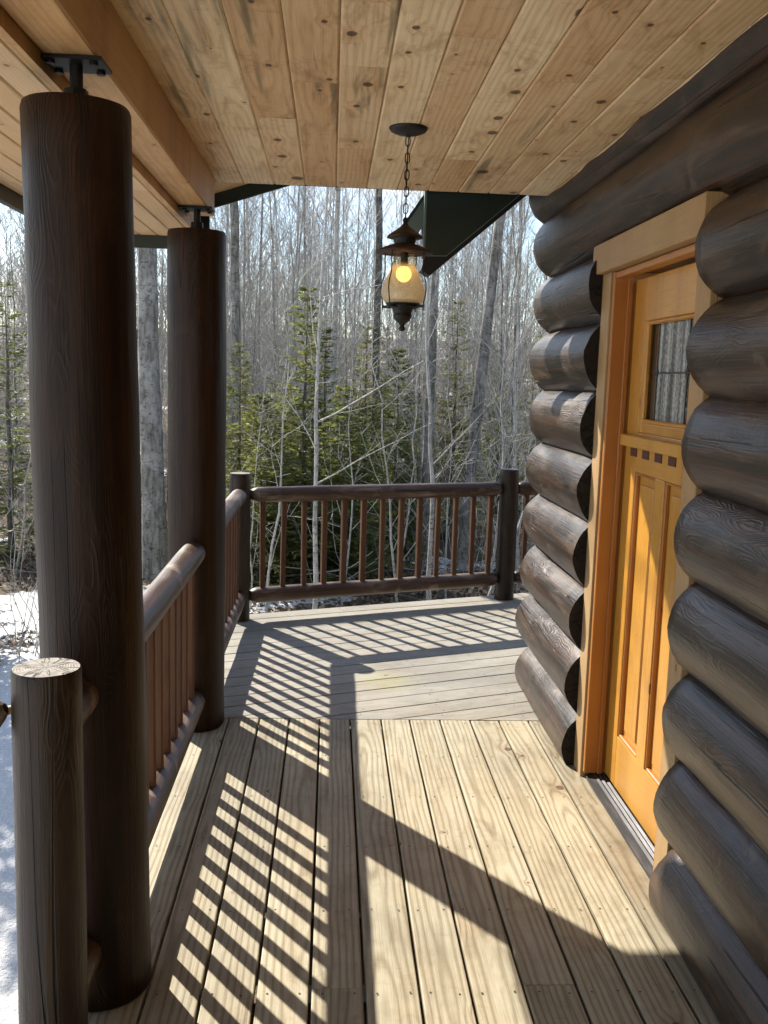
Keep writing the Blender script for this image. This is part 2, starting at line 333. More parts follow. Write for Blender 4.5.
# ------------------------------------------------------------------ mesh builder
class MB:
    def __init__(s): s.v = []; s.f = []; s.mi = []; s.sm = []; s.wc = []; s.wr = []; s.mats = []
    def mat(s, m):
        if m not in s.mats: s.mats.append(m)
        return s.mats.index(m)
    def addv(s, p, wc=(0, 0, 0), wr=0.): s.v.append(tuple(p)); s.wc.append(tuple(wc)); s.wr.append(wr); return len(s.v) - 1
    def face(s, idx, m, smooth=False): s.f.append(tuple(idx)); s.mi.append(s.mat(m)); s.sm.append(smooth)
    # extruded section: pts = [(v, w)], along unit u from u0(v) to u1(v)
    def prism(s, o, u, v, w, pts, u0, u1, m, wr=None, cu=0., flip=False, mend=None):
        if wr is None: wr = random.random()
        o, u, v, w = Vector(o), Vector(u), Vector(v), Vector(w)
        f0 = u0 if callable(u0) else (lambda q, k=u0: k)
        f1 = u1 if callable(u1) else (lambda q, k=u1: k)
        n = len(pts); a = []; c = []
        for (pv, pw) in pts:
            t = f0(pv); a.append(s.addv(o + u * t + v * pv + w * pw, (t + cu, pv, pw), wr))
            t = f1(pv); c.append(s.addv(o + u * t + v * pv + w * pw, (t + cu, pv, pw), wr))
        flipn = (u.cross(v)).dot(w) < 0
        for i in range(n):
            j = (i + 1) % n
            q = (a[i], a[j], c[j], c[i])
            s.face(q if flipn else q[::-1], m)
        e0, e1 = tuple(a), tuple(c[::-1])
        s.face(e0 if not flipn else e0[::-1], mend or m); s.face(e1 if not flipn else e1[::-1], mend or m)
    def box(s, x0, x1, y0, y1, z0, z1, m, grain='z', wr=None, ease=.0):
        """box with its grain along one axis; ease chamfers the long edges"""
        ax = {'x': (Vector((1, 0, 0)), Vector((0, 1, 0)), Vector((0, 0, 1))), 'y': (Vector((0, 1, 0)), Vector((1, 0, 0)), Vector((0, 0, 1))),
              'z': (Vector((0, 0, 1)), Vector((0, 1, 0)), Vector((1, 0, 0)))}[grain]
        lim = {'x': ((x0, x1), (y0, y1), (z0, z1)), 'y': ((y0, y1), (x0, x1), (z0, z1)), 'z': ((z0, z1), (y0, y1), (x0, x1))}[grain]
        (u0, u1), (v0, v1), (w0, w1) = lim
        cv, cw = (v0 + v1) / 2, (w0 + w1) / 2; hv, hw = (v1 - v0) / 2, (w1 - w0) / 2
        o = ax[1] * cv + ax[2] * cw; e = min(ease, hv * .9, hw * .9)
        if e > 0: pts = [(-hv + e, -hw), (hv - e, -hw), (hv, -hw + e), (hv, hw - e), (hv - e, hw), (-hv + e, hw), (-hv, hw - e), (-hv, -hw + e)]
        else: pts = [(-hv, -hw), (hv, -hw), (hv, hw), (-hv, hw)]
        s.prism(o, *ax, pts, u0, u1, m, wr)
    # round bar along a polyline with radii
    def tube(s, pts, rad, m, sides=8, wr=None, cap=True, mcap=None, rough=0., smooth=True, seed=0., up=None):
        if wr is None: wr = random.random()
        pts = [Vector(p) for p in pts]; n = len(pts); L = 0.; rows = []
        for i, p in enumerate(pts):
            d = (pts[min(i + 1, n - 1)] - pts[max(i - 1, 0)])
            if d.length < 1e-9: d = Vector((0, 0, 1))
            d.normalize()
            ref = Vector((0, 0, 1)) if abs(d.z) < .93 else Vector((1, 0, 0))
            a = d.cross(ref).normalized(); b = d.cross(a)
            if i: L += (p - pts[i - 1]).length
            row = []
            for k in range(sides):
                th = 2 * PI * k / sides; r = rad[i]
                if rough:
                    cx, cy = math.cos(th), math.sin(th)
                    r *= 1 + rough * mnoise.noise(Vector((cx * 1.3 + seed, cy * 1.3, L * 1.7))) + rough * .45 * mnoise.noise(Vector((cx * 4 + seed, cy * 4, L * 5.)))
                q = a * math.cos(th) * r + b * math.sin(th) * r
                row.append(s.addv(p + q, (L, math.cos(th) * rad[i], math.sin(th) * rad[i]), wr))
            rows.append(row)
        for i in range(n - 1):
            for k in range(sides):
                j = (k + 1) % sides
                s.face((rows[i][k], rows[i + 1][k], rows[i + 1][j], rows[i][j])[::-1], m, smooth)
        if cap:
            for row, rev in ((rows[0], False), (rows[-1], True)):
                # caps get their own vertices so that edges stay crisp
                idx = [s.addv(s.v[k], s.wc[k], wr) for k in row]
                s.face(idx[::-1] if rev else idx, mcap or m)
    def build(s, name, parent=None, loc=None, bevel=0., vis=True):
        me = bpy.data.meshes.new(name)
        off = Vector(loc) if loc is not None else Vector((0, 0, 0))
        me.from_pydata([tuple(Vector(p) - off) for p in s.v], [], s.f)
        for m in s.mats: me.materials.append(m)
        me.polygons.foreach_set('material_index', s.mi); me.polygons.foreach_set('use_smooth', s.sm)
        a = me.attributes.new('wc', 'FLOAT_VECTOR', 'POINT'); a.data.foreach_set('vector', [c for t in s.wc for c in t])
        a = me.attributes.new('wr', 'FLOAT', 'POINT'); a.data.foreach_set('value', s.wr)
        me.update()
        o = bpy.data.objects.new(name, me); COL.objects.link(o)
        if parent is not None:
            o.parent = parent; base = world_of(parent); o.location = off - base
        else: o.location = off
        if bevel:
            bm = o.modifiers.new('edge', 'BEVEL'); bm.width = bevel; bm.segments = 2; bm.limit_method = 'ANGLE'; bm.angle_limit = math.radians(50)
        return o
def world_of(o):
    v = Vector((0, 0, 0))
    while o is not None: v += o.location; o = o.parent
    return v
def thing(name, label, cat, loc=(0, 0, 0), group=None):
    o = bpy.data.objects.new(name, None); COL.objects.link(o); o.location = loc; o.empty_display_size = .1
    o['label'] = label; o['category'] = cat
    if group: o['group'] = group
    return o
def structure(o, label=None, cat=None):
    o['kind'] = 'structure'
    if label: o['label'] = label; o['category'] = cat
    return o
def part(o, label): o['label'] = label; return o
def copy_thing(src, loc, rz=0., sc_=1., label=None, group=None, cat=None):
    r = src.copy(); COL.objects.link(r); r.location = loc; r.rotation_euler = (0, 0, rz); r.scale = (sc_,) * 3
    if label: r['label'] = label
    if group: r['group'] = group
    if cat: r['category'] = cat
    for ch in list(src.children):
        c = ch.copy(); COL.objects.link(c); c.parent = r
    return r

# ------------------------------------------------------------------ camera
F = 945.; VP = (332., 377.); ROLL = .022; H = 1.65
d = Vector(((VP[0] - 384) / F, (VP[1] - 512) / F, 1.)).normalized()
up = Vector((math.sin(ROLL), -math.cos(ROLL), 0.)); up = (up - d * up.dot(d)).normalized()
rt = d.cross(up).normalized()
if rt.x < 0: rt = -rt
cam = bpy.data.cameras.new('camera'); cam.sensor_fit = 'VERTICAL'; cam.sensor_height = 24.; cam.lens = F * 24 / 1024.
cam.clip_start = .05; cam.clip_end = 600
co = bpy.data.objects.new('camera', cam); COL.objects.link(co)
Mr = Matrix(((rt.x, d.x, up.x), (rt.y, d.y, up.y), (rt.z, d.z, up.z)))       # cam(x right, y down, z fwd) = Mr @ world
R = Mr.transposed() @ Matrix(((1, 0, 0), (0, -1, 0), (0, 0, -1)))
co.matrix_world = Matrix.Translation((0, 0, H)) @ R.to_4x4()
sc.camera = co
def at(px, py, Y):
    """where the ray through a photo pixel crosses the plane y = Y (used once, to survey the place)"""
    r = Mr.transposed() @ Vector(((px - 384) / F, (py - 512) / F, 1.)); t = Y / r.y
    return Vector((r.x * t, Y, H + r.z * t))

# ------------------------------------------------------------------ light
S = Vector((-.81, 1.10, 1.0)).normalized()
sun = bpy.data.lights.new('sun', 'SUN'); sun.energy = 5.0; sun.angle = math.radians(.53); sun.color = (1., .945, .85)
so = bpy.data.objects.new('sun', sun); COL.objects.link(so); so.rotation_euler = S.to_track_quat('Z', 'Y').to_euler(); so.location = (-8, 11, 12)
w = bpy.data.worlds.new('World'); sc.world = w; w.use_nodes = True
nt = NT(w); bg = nt.n['Background']
sky = nt.n.new('ShaderNodeTexSky'); sky.sky_type = 'NISHITA'; sky.sun_disc = False
sky.sun_elevation = math.asin(S.z); sky.sun_rotation = math.atan2(S.x, S.y); sky.dust_density = .4; sky.ozone_density = 1.0; sky.altitude = 200
gen = nt.n.new('ShaderNodeTexCoord').outputs['Generated']
gx, gy, gz = nt.sep(gen)[:3]
cl = nt.noise(nt.vscale(gen, (1.6, 1.6, 3.4)), 1.9, 6., .58, .3)
cm = nt.ss(cl, .51, .67)
nt.put(bg.inputs['Color'], nt.mix(nt.mul(cm, .85), sky.outputs[0], (5.0, 4.75, 4.4)))
bg.inputs['Strength'].default_value = .12

# ------------------------------------------------------------------ ground
gm = MB()
nx, ny = 120, 150
def gz_at(x, y):
    base = -1.0 + .10 * mnoise.noise(Vector((x * .23, y * .23, 0))) + .05 * mnoise.noise(Vector((x * .9, y * .9, 3)))
    if x > -.9 and y < 8.2: base = min(base, -1.02)
    far = max(0., y - 16.) 
    return base + min(far * .03, 1.0) + min(max(0., y - 34.) * .085, 6.)
grid = []
ys = [-40 + 46 * (j / 40) for j in range(41)] + [6 + 24 * (j / 80) for j in range(1, 81)] + [30 + 170 * (j / 28) ** 1.3 for j in range(1, 29)]
xs = [-110 + 100 * (1 - (1 - i / 24) ** 1.6) for i in range(25)] + [-10 + 20 * i / 80 for i in range(1, 81)] + [10 + 100 * (i / 24) ** 1.6 for i in range(1, 25)]
for y in ys: grid.append([gm.addv((x, y, gz_at(x, y))) for x in xs])
for j in range(len(ys) - 1):
    for i in range(len(xs) - 1): gm.face((grid[j][i], grid[j][i + 1], grid[j + 1][i + 1], grid[j + 1][i]), M['ground'], True)
structure(gm.build('ground'), 'forest floor of brown leaves with patches of white snow', 'ground')

# ------------------------------------------------------------------ deck
U = Vector((.932, .362, 0)); N = Vector((-.362, .932, 0))      # along / across the angled far railing
P0 = Vector((-.595, 6.30, 0)); P1 = Vector((1.36, 7.06, 0))
SEAM = 4.426
dk = MB()
def sect(wd, th=.036, e=.0035):
    h = wd / 2
    return [(-h, -th), (h, -th), (h, -e), (h - e * .3, -e * .3), (h - e, 0), (-h + e, 0), (-h + e * .3, -e * .3), (-h, -e)]
lines = [-.740, -.608, -.461, -.314, -.170, -.023, .125, .276, .416, .565, .714, .857, 1.003, 1.15, 1.30]
GAP = .0085
joints = {4: [1.05], 5: [2.37], 8: [.3], 9: [2.38], 10: [-.4], 11: [1.3], 12: [3.50, .8], 6: [-1.0], 3: [.9], 2: [-.6]}
screws = []
for i in range(len(lines) - 1):
    a, c = lines[i] + GAP / 2, lines[i + 1] - GAP / 2
    ends = sorted([-3.2, SEAM - .004] + joints.get(i, []))
    for k in range(len(ends) - 1):
        dz = random.uniform(-.0012, .0012)
        dk.prism(((a + c) / 2, 0, dz), (0, 1, 0), (1, 0, 0), (0, 0, 1), sect(c - a), ends[k] + .001, ends[k + 1] - .001, M['deck'])
    for q in range(18):
        y = SEAM - .05 - .406 * q
        for f in (.2, .8): screws.append((a + (c - a) * f + random.uniform(-.006, .006), y + random.uniform(-.006, .006)))
q0 = SEAM * .932 - .55; nq = 0
edge = (P0).dot(N) + .125
qs = []; q = edge
while q > q0 - .3: qs.append(q); q -= .147
for q in qs:
    wd = .147 - .0055
    qc = q - .147 / 2
    def s0(v, qc=qc):
        qq = qc + v
        return max((SEAM + .004 - .932 * qq) / .362, (-.735 + .362 * qq) / .932)
    s1 = 4.4
    if s0(0) > 4.2 or s0(wd / 2) > 4.3 or s0(-wd / 2) > 4.3: continue
    js = [s0] + ([random.uniform(1.2, 2.6)] if random.random() < .3 and s0(0) < .8 and s0(wd / 2) < 1 and s0(-wd / 2) < 1 else []) + [s1]
    for k in range(len(js) - 1):
        dk.prism(N * qc + Vector((0, 0, random.uniform(-.001, .001))), U, N, (0, 0, 1), sect(wd), js[k], js[k + 1] if k == len(js) - 2 else js[k + 1] - .002, M['deck_far'])
    for k in range(12):
        s = s0(0) + .06 + .42 * k
        for f in (-.3, .3):
            p = U * s + N * (qc + f * wd)
            if p.x < 2.5 and p.y > SEAM + .03: screws.append((p.x, p.y))
for (x, y) in screws:
    c = [dk.addv((x + .0036 * math.cos(t * PI / 3), y + .0036 * math.sin(t * PI / 3), .0022)) for t in range(6)]
    dk.face(c, M['screw'])
# joists and rim boards beneath
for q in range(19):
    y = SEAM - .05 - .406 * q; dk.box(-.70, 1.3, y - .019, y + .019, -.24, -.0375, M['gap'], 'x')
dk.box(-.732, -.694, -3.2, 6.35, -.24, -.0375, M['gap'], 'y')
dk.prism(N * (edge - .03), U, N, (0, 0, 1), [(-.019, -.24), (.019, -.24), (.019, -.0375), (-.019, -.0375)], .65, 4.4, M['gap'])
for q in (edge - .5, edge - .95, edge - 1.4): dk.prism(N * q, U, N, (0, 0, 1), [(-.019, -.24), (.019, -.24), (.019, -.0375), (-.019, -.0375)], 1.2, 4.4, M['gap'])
structure(dk.build('porch_floor'), 'weathered grey and cream plank porch deck striped by railing shadows', 'deck')

# ------------------------------------------------------------------ log house
house = thing('log_house', 'dark stained log wall with a honey pine door at the right of the porch', 'house', (1.35, 1.2, 0))
LX = 1.197
def log(mb, p0, p1, r0, r1, m, mcap, sides=36, seg=.06, rough=.045, ease=.012, wr=None):
    p0, p1 = Vector(p0), Vector(p1); L = (p1 - p0).length; n = max(3, int(L / seg)); pts = []; rr = []
    wr = random.random() if wr is None else wr
    for i in range(n + 1):
        t = i / n; pts.append(p0.lerp(p1, t)); rr.append(r0 + (r1 - r0) * t)
    if ease:
        d_ = (p1 - p0).normalized()
        pts = [p0] + [p0 + d_ * ease] + pts[1:-1] + [p1 - d_ * ease] + [p1]; rr = [r0 - ease * .8, r0] + rr[1:-1] + [r1, r1 - ease * .8]
    mb.tube(pts, rr, m, sides, wr, True, mcap, rough, True, seed=wr * 50)
zc = [.082, .366, .648, .928, .1205 * 10, 1.483, 1.762, 2.055]
rs = [.163, .166, .164, .165, .163, .164, .166, .164]
DY0, DY1 = 2.745, 3.885           # where the wall is cut for the door
for i, (z, r) in enumerate(zip(zc, rs)):
    mb = MB(); log(mb, (LX + random.uniform(-.006, .006), -3.4, z), (LX, DY0, z), r + .004, r, M['log'], M['enddark'], ease=.004)
    mb.build('log', house, (LX, -.3, z))
    mb = MB(); log(mb, (LX, DY1, z), (LX + random.uniform(-.004, .004), 4.97 + random.uniform(-.03, .05), z), r, r - .003, M['log'], M['enddark'], ease=0)
    mb.build('log', house, (LX, 4.4, z))
mb = MB(); log(mb, (LX, -3.4, 2.352), (LX, 5.02, 2.352), .170, .168, M['log'], M['enddark']); mb.build('log', house, (LX, 1, 2.352))
mb = MB(); log(mb, (LX - .02, -3.4, 2.628), (LX - .02, 5.12, 2.628), .160, .165, M['log'], M['enddark']); mb.build('log', house, (LX, 1, 2.63))
# wing wall turning the corner behind the log ends
for i, (z, r) in enumerate(zip(zc + [2.352, 2.628], rs + [.168, .165])):
    a = Vector((LX + .16, 4.80, z + .0)); mb = MB(); log(mb, a + U * .0, a + U * 3.4, r * .97, r, M['log'], M['enddark'], seg=.12)
    mb.build('log', house, a + U * 1.5)
# door frame: casings, head trim, jambs
fr = MB(); fr.box(1.145, 1.30, 2.862, 3.764, 2.092, 2.125, M['jamb'], 'y')
frame = fr.build('door_frame', house, (1.2, 3.3, 2.1))
mb = MB(); mb.box(1.062, 1.24, 2.765, 3.945, 2.094, 2.212, M['trim'], 'y', ease=.004); mb.build('head_trim', frame, (1.1, 3.35, 2.15), bevel=.002)
mb = MB(); mb.box(1.090, 1.115, 2.750, 2.858, .0, 2.0915, M['trim'], 'z', ease=.003); mb.build('casing', frame, (1.1, 2.8, 1.))
mb = MB(); mb.box(1.090, 1.115, 3.769, 3.880, .0, 2.0915, M['trim'], 'z', ease=.003); mb.build('casing', frame, (1.1, 3.8, 1.))
for ya, yb in ((2.862, 2.884), (3.738, 3.764)):
    mb = MB(); mb.box(1.098, 1.32, ya, yb, .0305, 2.0905, M['jamb'], 'z', ease=.003)
    s_ = .014 if ya < 3 else -.014
    mb.box(1.150, 1.169, min(yb if ya < 3 else ya + s_, (yb if ya < 3 else ya + s_)), max(yb + s_ if ya < 3 else ya, 0), .031, 2.075, M['jamb'], 'z', ease=.002)
    mb.build('jamb', frame, (1.2, (ya + yb) / 2, 1.))
mb = MB(); mb.box(1.102, 1.15, 2.8845, 3.7375, 2.066, 2.0905, M['jamb'], 'y', ease=.003); mb.build('head_jamb', frame, (1.1, 3.3, 2.08))
for ya, yb in ((2.748, 2.86), (3.768, 3.882)):                     # rough bucks behind the casings
    mb = MB(); mb.box(1.1155, 1.38, ya, yb, -.02, 2.0915, M['trim'], 'z'); mb.build('buck', frame, (1.25, (ya + yb) / 2, 1.))
# threshold
mb = MB(); mb.prism((1.108, 0, 0), (0, 1, 0), (1, 0, 0), (0, 0, 1), [(0, .003), (.24, .003), (.24, .03), (.075, .03), (.068, .035), (.060, .028), (.052, .033), (.044, .026), (.036, .030), (.028, .022), (.0, .012)], 2.866, 3.762, M['alu'])
mb.build('threshold', house, (1.2, 3.3, .02))
# door slab
DX = 1.178; A0, A1 = 2.892, 3.716; Z0, Z1 = .042, 2.058
pan = [(3.022, 3.257), (3.352, 3.587)]; PZ = (.252, 1.322); GY = (3.062, 3.540); GZ = (1.512, 1.893)
mb = MB(); T = .044
def rails(y0, y1, z0, z1, g, x0=DX): mb.box(x0, x0 + T, y0, y1, z0, z1, M['door'], g)
mb.box(DX, DX + T, A0, 3.0215, Z0, Z1, M['door'], 'z'); mb.box(DX, DX + T, 3.5875, A1, Z0, Z1, M['door'], 'z')
mb.box(DX, DX + T, 3.022, 3.587, Z0, PZ[0], M['door'], 'y'); mb.box(DX, DX + T, 3.022, 3.587, PZ[1], 1.475, M['door'], 'y')
mb.box(DX, DX + T, 3.2575, 3.3515, PZ[0] + .0005, PZ[1] - .0005, M['door'], 'z')
mb.box(DX, DX + T, 3.022, GY[0], 1.4755, GZ[1], M['door'], 'z'); mb.box(DX, DX + T, GY[1], 3.587, 1.4755, GZ[1], M['door'], 'z')
mb.box(DX, DX + T, GY[0] + .0005, GY[1] - .0005, 1.4755, GZ[0], M['door'], 'y'); mb.box(DX, DX + T, 3.022, 3.587, GZ[1] + .0005, Z1, M['door'], 'y')
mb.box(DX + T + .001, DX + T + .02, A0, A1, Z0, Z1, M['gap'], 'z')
door = mb.build('door', house, (1.2, 3.716, 1.), bevel=.003)
part(door, 'honey coloured pine door with a leaded glass upper light')
for (y0, y1) in pan:
    mb = MB(); x0 = DX + .020
    mb.box(x0, x0 + .015, y0 + .0005, y1 - .0005, PZ[0] + .0005, PZ[1] - .0005, M['door'], 'z')
    mb.box(x0 - .010, x0 + .004, y0 + .045, y1 - .045, PZ[0] + .045, PZ[1] - .045, M['door'], 'z', ease=.008)
    for (a, c, e, f, g) in ((y0, y0 + .013, PZ[0], PZ[1], 'z'), (y1 - .013, y1, PZ[0], PZ[1], 'z'), (y0 + .0135, y1 - .0135, PZ[0], PZ[0] + .013, 'y'), (y0 + .0135, y1 - .0135, PZ[1] - .013, PZ[1], 'y')):
        mb.box(DX + .004, x0 + .002, a + .0006, c - .0003, e + .0006, f - .0006, M['jamb'], g, ease=.004)
    mb.build('panel', door, (1.2, (y0 + y1) / 2, .8), bevel=.0015)
mb = MB(); mb.box(DX - .030, DX - .0005, A0 + .005, A1 - .012, 1.418, 1.462, M['door'], 'y', ease=.004); mb.build('dentil_shelf', door, (1.16, 3.3, 1.44), bevel=.002)
for c in (3.61, 3.47, 3.33, 3.19, 3.05):
    mb = MB(); mb.box(DX - .003, DX + .001, c - .036, c + .036, 1.380, 1.4165, M['dentil'], 'z'); mb.build('inlay', door, (DX, c, 1.4))
mb = MB()
for (a, c, e, f, g) in ((GY[0], GY[0] + .016, GZ[0], GZ[1], 'z'), (GY[1] - .016, GY[1], GZ[0], GZ[1], 'z'), (GY[0] + .0165, GY[1] - .0165, GZ[0], GZ[0] + .016, 'y'), (GY[0] + .0165, GY[1] - .0165, GZ[1] - .016, GZ[1], 'y')):
    mb.box(DX - .006, DX + .014, a, c, e, f, M['door'], g, ease=.005)
mb.build('glazing_bead', door, (1.18, 3.3, 1.7), bevel=.0015)
mb = MB(); x0 = DX + .016; y0, y1 = GY[0] + .014, GY[1] - .014; z0, z1 = GZ[0] + .014, GZ[1] - .014
ids = [mb.addv((x0, y, z), (z, y - 3.43, 0)) for (y, z) in ((y0, z0), (y0, z1), (y1, z1), (y1, z0))]; mb.face(ids[::-1], M['doorglass'])
ids = [mb.addv((x0 + .006, y, z), (z, y - 3.43, 0)) for (y, z) in ((y0, z0), (y0, z1), (y1, z1), (y1, z0))]; mb.face(ids, M['doorglass'])
mb.build('glass', door, (x0, 3.3, 1.7))
mb = MB(); zm = 1.70
for y in (3.452, 3.150): mb.tube([(x0 - .002, y, z0), (x0 - .002, y, z1)], [.0032] * 2, M['lead'], 6)
mb.tube([(x0 - .002, y0, zm), (x0 - .002, y1, zm)], [.003] * 2, M['lead'], 6)
for y in (3.452, 3.150):
    for sx, sy in ((1, 0), (0, 1), (-1, 0), (0, -1)):
        nx_, ny_ = (-sy, sx)
        mb.tube([(x0 - .003, y + sx * .014, zm + sy * .022), (x0 - .003, y + nx_ * .014, zm + ny_ * .022)], [.0026] * 2, M['lead'], 5)
mb.build('lead_came', door, (x0, 3.3, 1.7))

# ------------------------------------------------------------------ roof
CE = 2.55
roof = thing('porch_roof', 'knotty pine plank porch ceiling under a roof with dark green metal edges', 'roof', (0, 1.2, 2.6))
mb = MB()
cl_ = [-.586 + .1468 * k for k in range(0, 12)] + [1.19]
Vs = [(-1, .012), (-1, .0), (-.965, -.006), (.965, -.006), (1, .0), (1, .012)]
for i in range(len(cl_) - 1):
    a, c = cl_[i] + .0008, cl_[i + 1] - .0008; hw = (c - a) / 2
    pts = [(-hw, .014), (-hw, .004), (-hw + .006, 0), (hw - .006, 0), (hw, .004), (hw, .014)]
    off = random.uniform(0, 1.2); y = -3.3; js = []
    far = 4.70
    while y < far:
        nxt = y + random.choice((1.0, 1.35, 1.7, 2.4)) + (off if not js else 0); js.append(y); y = nxt
    if far - js[-1] < .35: js.pop()
    js.append(far)
    for k in range(len(js) - 1):
        mb.prism(((a + c) / 2, 0, CE), (0, 1, 0), (1, 0, 0), (0, 0, 1), pts, js[k] + .0008, js[k + 1] - .0008, M['ceiling'])
mb.build('ceiling', roof, (0, 1, CE))
mb = MB(); SO = 2.336                                                # low boxed eave left of the beam
for k in range(6):
    a, c = -1.268 + .0921 * k, -1.268 + .0921 * (k + 1) - .0016; hw = (c - a) / 2
    pts = [(-hw, .014), (-hw, .004), (-hw + .005, 0), (hw - .005, 0), (hw, .004), (hw, .014)]
    js = [-3.3] + sorted(random.uniform(-2, 4) for _ in range(3)) + [5.010]
    for q in range(4): mb.prism(((a + c) / 2, 0, SO), (0, 1, 0), (1, 0, 0), (0, 0, 1), pts, js[q] + .0008, js[q + 1] - .0008, M['soffit'])
mb.box(-.714, -.6885, -3.3, 5.009, SO + .0005, 2.43, M['beam'], 'y'); mb.build('soffit', roof, (-1., 1, SO))
mb = MB(); mb.box(-.688, -.562, -3.4, 4.58, 2.372, 2.549, M['beam'], 'y', ease=.006); bo = mb.build('beam', roof, (-.625, 1, 2.46), bevel=.003)
part(bo, 'square pine beam over the round columns')
mb = MB(); mb.box(-1.297, -1.269, -3.4, 5.05, 2.279, 2.375, M['green'], 'y'); mb.build('eave_fascia', roof, (-1.28, 1, 2.33))
mb = MB(); mb.box(-1.2685, -.62, 5.011, 5.030, 2.273, 2.336, M['green'], 'x'); mb.build('end_fascia', roof, (-1., 5.02, 2.30))
SL = .33
def ru(x): return 2.318 + SL * (x + 1.30)                             # underside of the sloping roof
mb = MB()
def slab(x0, x1, y0, y1, t0, t1, m):
    mb.prism((0, 0, 0), (0, 1, 0), (1, 0, 0), (0, 0, 1), [(x0, ru(x0) + t0), (x1, ru(x1) + t0), (x1, ru(x1) + t1), (x0, ru(x0) + t1)], y0, y1, m)
slab(-1.33, 3.0, -3.45, 5.06, .052, .078, M['green']); mb.build('roof_sheet', roof, (.8, 1, 2.8))
mb = MB()
for k in range(4):
    y0 = 4.73 + .075 * k; slab(-1.2, 2.9, y0, y0 + .0735, .012, .030, M['soffit'])
mb.build('rake_soffit', roof, (.8, 4.9, 2.7))
mb = MB(); slab(-1.267, 2.95, 5.0315, 5.052, -.055, .0505, M['green']); mb.build('rake_board', roof, (.8, 5.04, 2.7))
mb = MB(); mb.prism((0, 5.012, 0), (0, 1, 0), (1, 0, 0), (0, 0, 1), [(-1.266, 2.337), (-.64, 2.337), (-.64, ru(-.64)), (-1.266, ru(-1.266))], 0, .018, M['green']); mb.build('gable_panel', roof, (-1., 5.02, 2.4))
mb = MB(); mb.box(-.29, 1.9, 5.0535, 5.064, 2.618, 2.96, M['green'], 'x'); mb.build('end_board', roof, (.8, 5.06, 2.8))
# green boxed return of the wing roof, beyond the right end of the ceiling
ret = thing('roof_return', 'dark green boxed roof corner slanting down behind the hanging lantern', 'roof corner', (.73, 5.15, 2.5))
def rq(pts): return [(x * .977, 1.65 + (z - 1.65) * .977) for x, z in pts]
def flat(name, pts, y, th, m): mb = MB(); mb.prism((0, y, 0), (0, 1, 0), (1, 0, 0), (0, 0, 1), rq(pts), 0, th, m); return mb.build(name, ret, (.7, y, 2.4))
flat('gable_face', [(.484, 2.308), (.598, 2.312), (.990, 2.650), (1.14, 2.78), (.484, 2.78)], 5.08, .10, M['green'])
flat('slanted_fascia', [(.484, 2.3065), (.465, 2.235), (.512, 2.206), (1.165, 2.772), (1.142, 2.781), (.599, 2.3105)], 5.072, .125, M['black'])
flat('drip_edge', [(.486, 2.306), (.598, 2.309), (1.142, 2.779), (1.139, 2.782), (.597, 2.3135), (.486, 2.3105)], 5.066, .0055, M['palegreen'])
flat('corner_flashing', [(.472, 2.31), (.4835, 2.31), (.4835, 2.78), (.472, 2.78)], 5.076, .12, M['palegreen'])
flat('gutter_end', [(.375, 2.485), (.471, 2.625), (.471, 2.47), (.428, 2.395)], 5.13, .1, M['palegreen'])
flat('gutter_lip', [(.366, 2.480), (.378, 2.470), (.475, 2.615), (.4715, 2.637)], 5.126, .11, M['green'])

# ------------------------------------------------------------------ columns and posts
def column(x, y, r, label, h=2.268, bx=0.):
    t = thing('log_column', label, 'column', (x, y, 0), 'round log columns along the porch edge')
    mb = MB(); n = 40; pts = [(x + bx, y, 0), (x + bx, y, .01)] + [(x + bx * (1 - i / n), y, .01 + (h - .03) * i / n) for i in range(1, n)] + [(x, y, h - .012), (x, y, h)]
    k = len(pts); wr = random.random()
    rr = [r * .985] + [r * (1 + .035 * (1 - i / k)) for i in range(1, k - 1)] + [r * .97]
    mb.tube(pts, rr, M['column'], 44, wr, True, M['enddark'], .034, True, seed=wr * 40)
    mb.build('shaft', t, (x, y, h / 2))
    mb = MB(); mb.box(x - .072, x + .072, y - .055, y + .055, 2.362, 2.3705, M['black'], 'x')
    for sx in (-.05, .05):
        for sy in (-.036, .036): mb.tube([(x + sx, y + sy, 2.354), (x + sx, y + sy, 2.363)], [.011, .011], M['black'], 6)
    mb.tube([(x, y, h), (x, y, h + .012)], [.052, .05], M['black'], 20)
    mb.tube([(x, y, h + .012), (x, y, h + .04)], [.03, .028], M['black'], 6, smooth=False)
    mb.tube([(x, y, h + .03), (x, y, 2.363)], [.0155, .0155], M['black'], 14)
    mb.build('screw_jack', t, (x, y, 2.32))
    return t
column(-.622, 2.405, .127, 'thick dark log column standing just behind the short stump-like post', bx=.034)
column(-.610, 4.355, .128, 'farther dark log column standing at the end of the pine beam')
def post(p, r, h, label, m=None, mc=None):
    x, y = p[0], p[1]; t = thing('railing_post', label, 'post', (x, y, 0), 'short round railing posts')
    mb = MB(); n = 20; pts = [(x, y, -.15)] + [(x, y, h * i / n) for i in range(1, n)] + [(x, y, h - .006), (x, y, h)]
    wr = random.random(); mb.tube(pts, [r * 1.03] * 2 + [r * (1.03 - .03 * i / n) for i in range(1, n)] + [r * .95], m or M['post'], 32, wr, True, mc or M['end'], .02, True, seed=wr * 30)
    mb.build('shaft', t, (x, y, h / 2)); return t
post((-.612, 2.045), .0745, 1.0, 'nearest short post with a pale cracked flat top beside the thick column')
post(P0, .070, 1.0, 'short post in the far left corner where two railings meet')
post(P1, .072, 1.0, 'short post at the right end of the far railing by the log ends')
P2 = P1 + U * 2.1
post(P2, .072, 1.0, 'short post past the house corner at the end of the last railing')

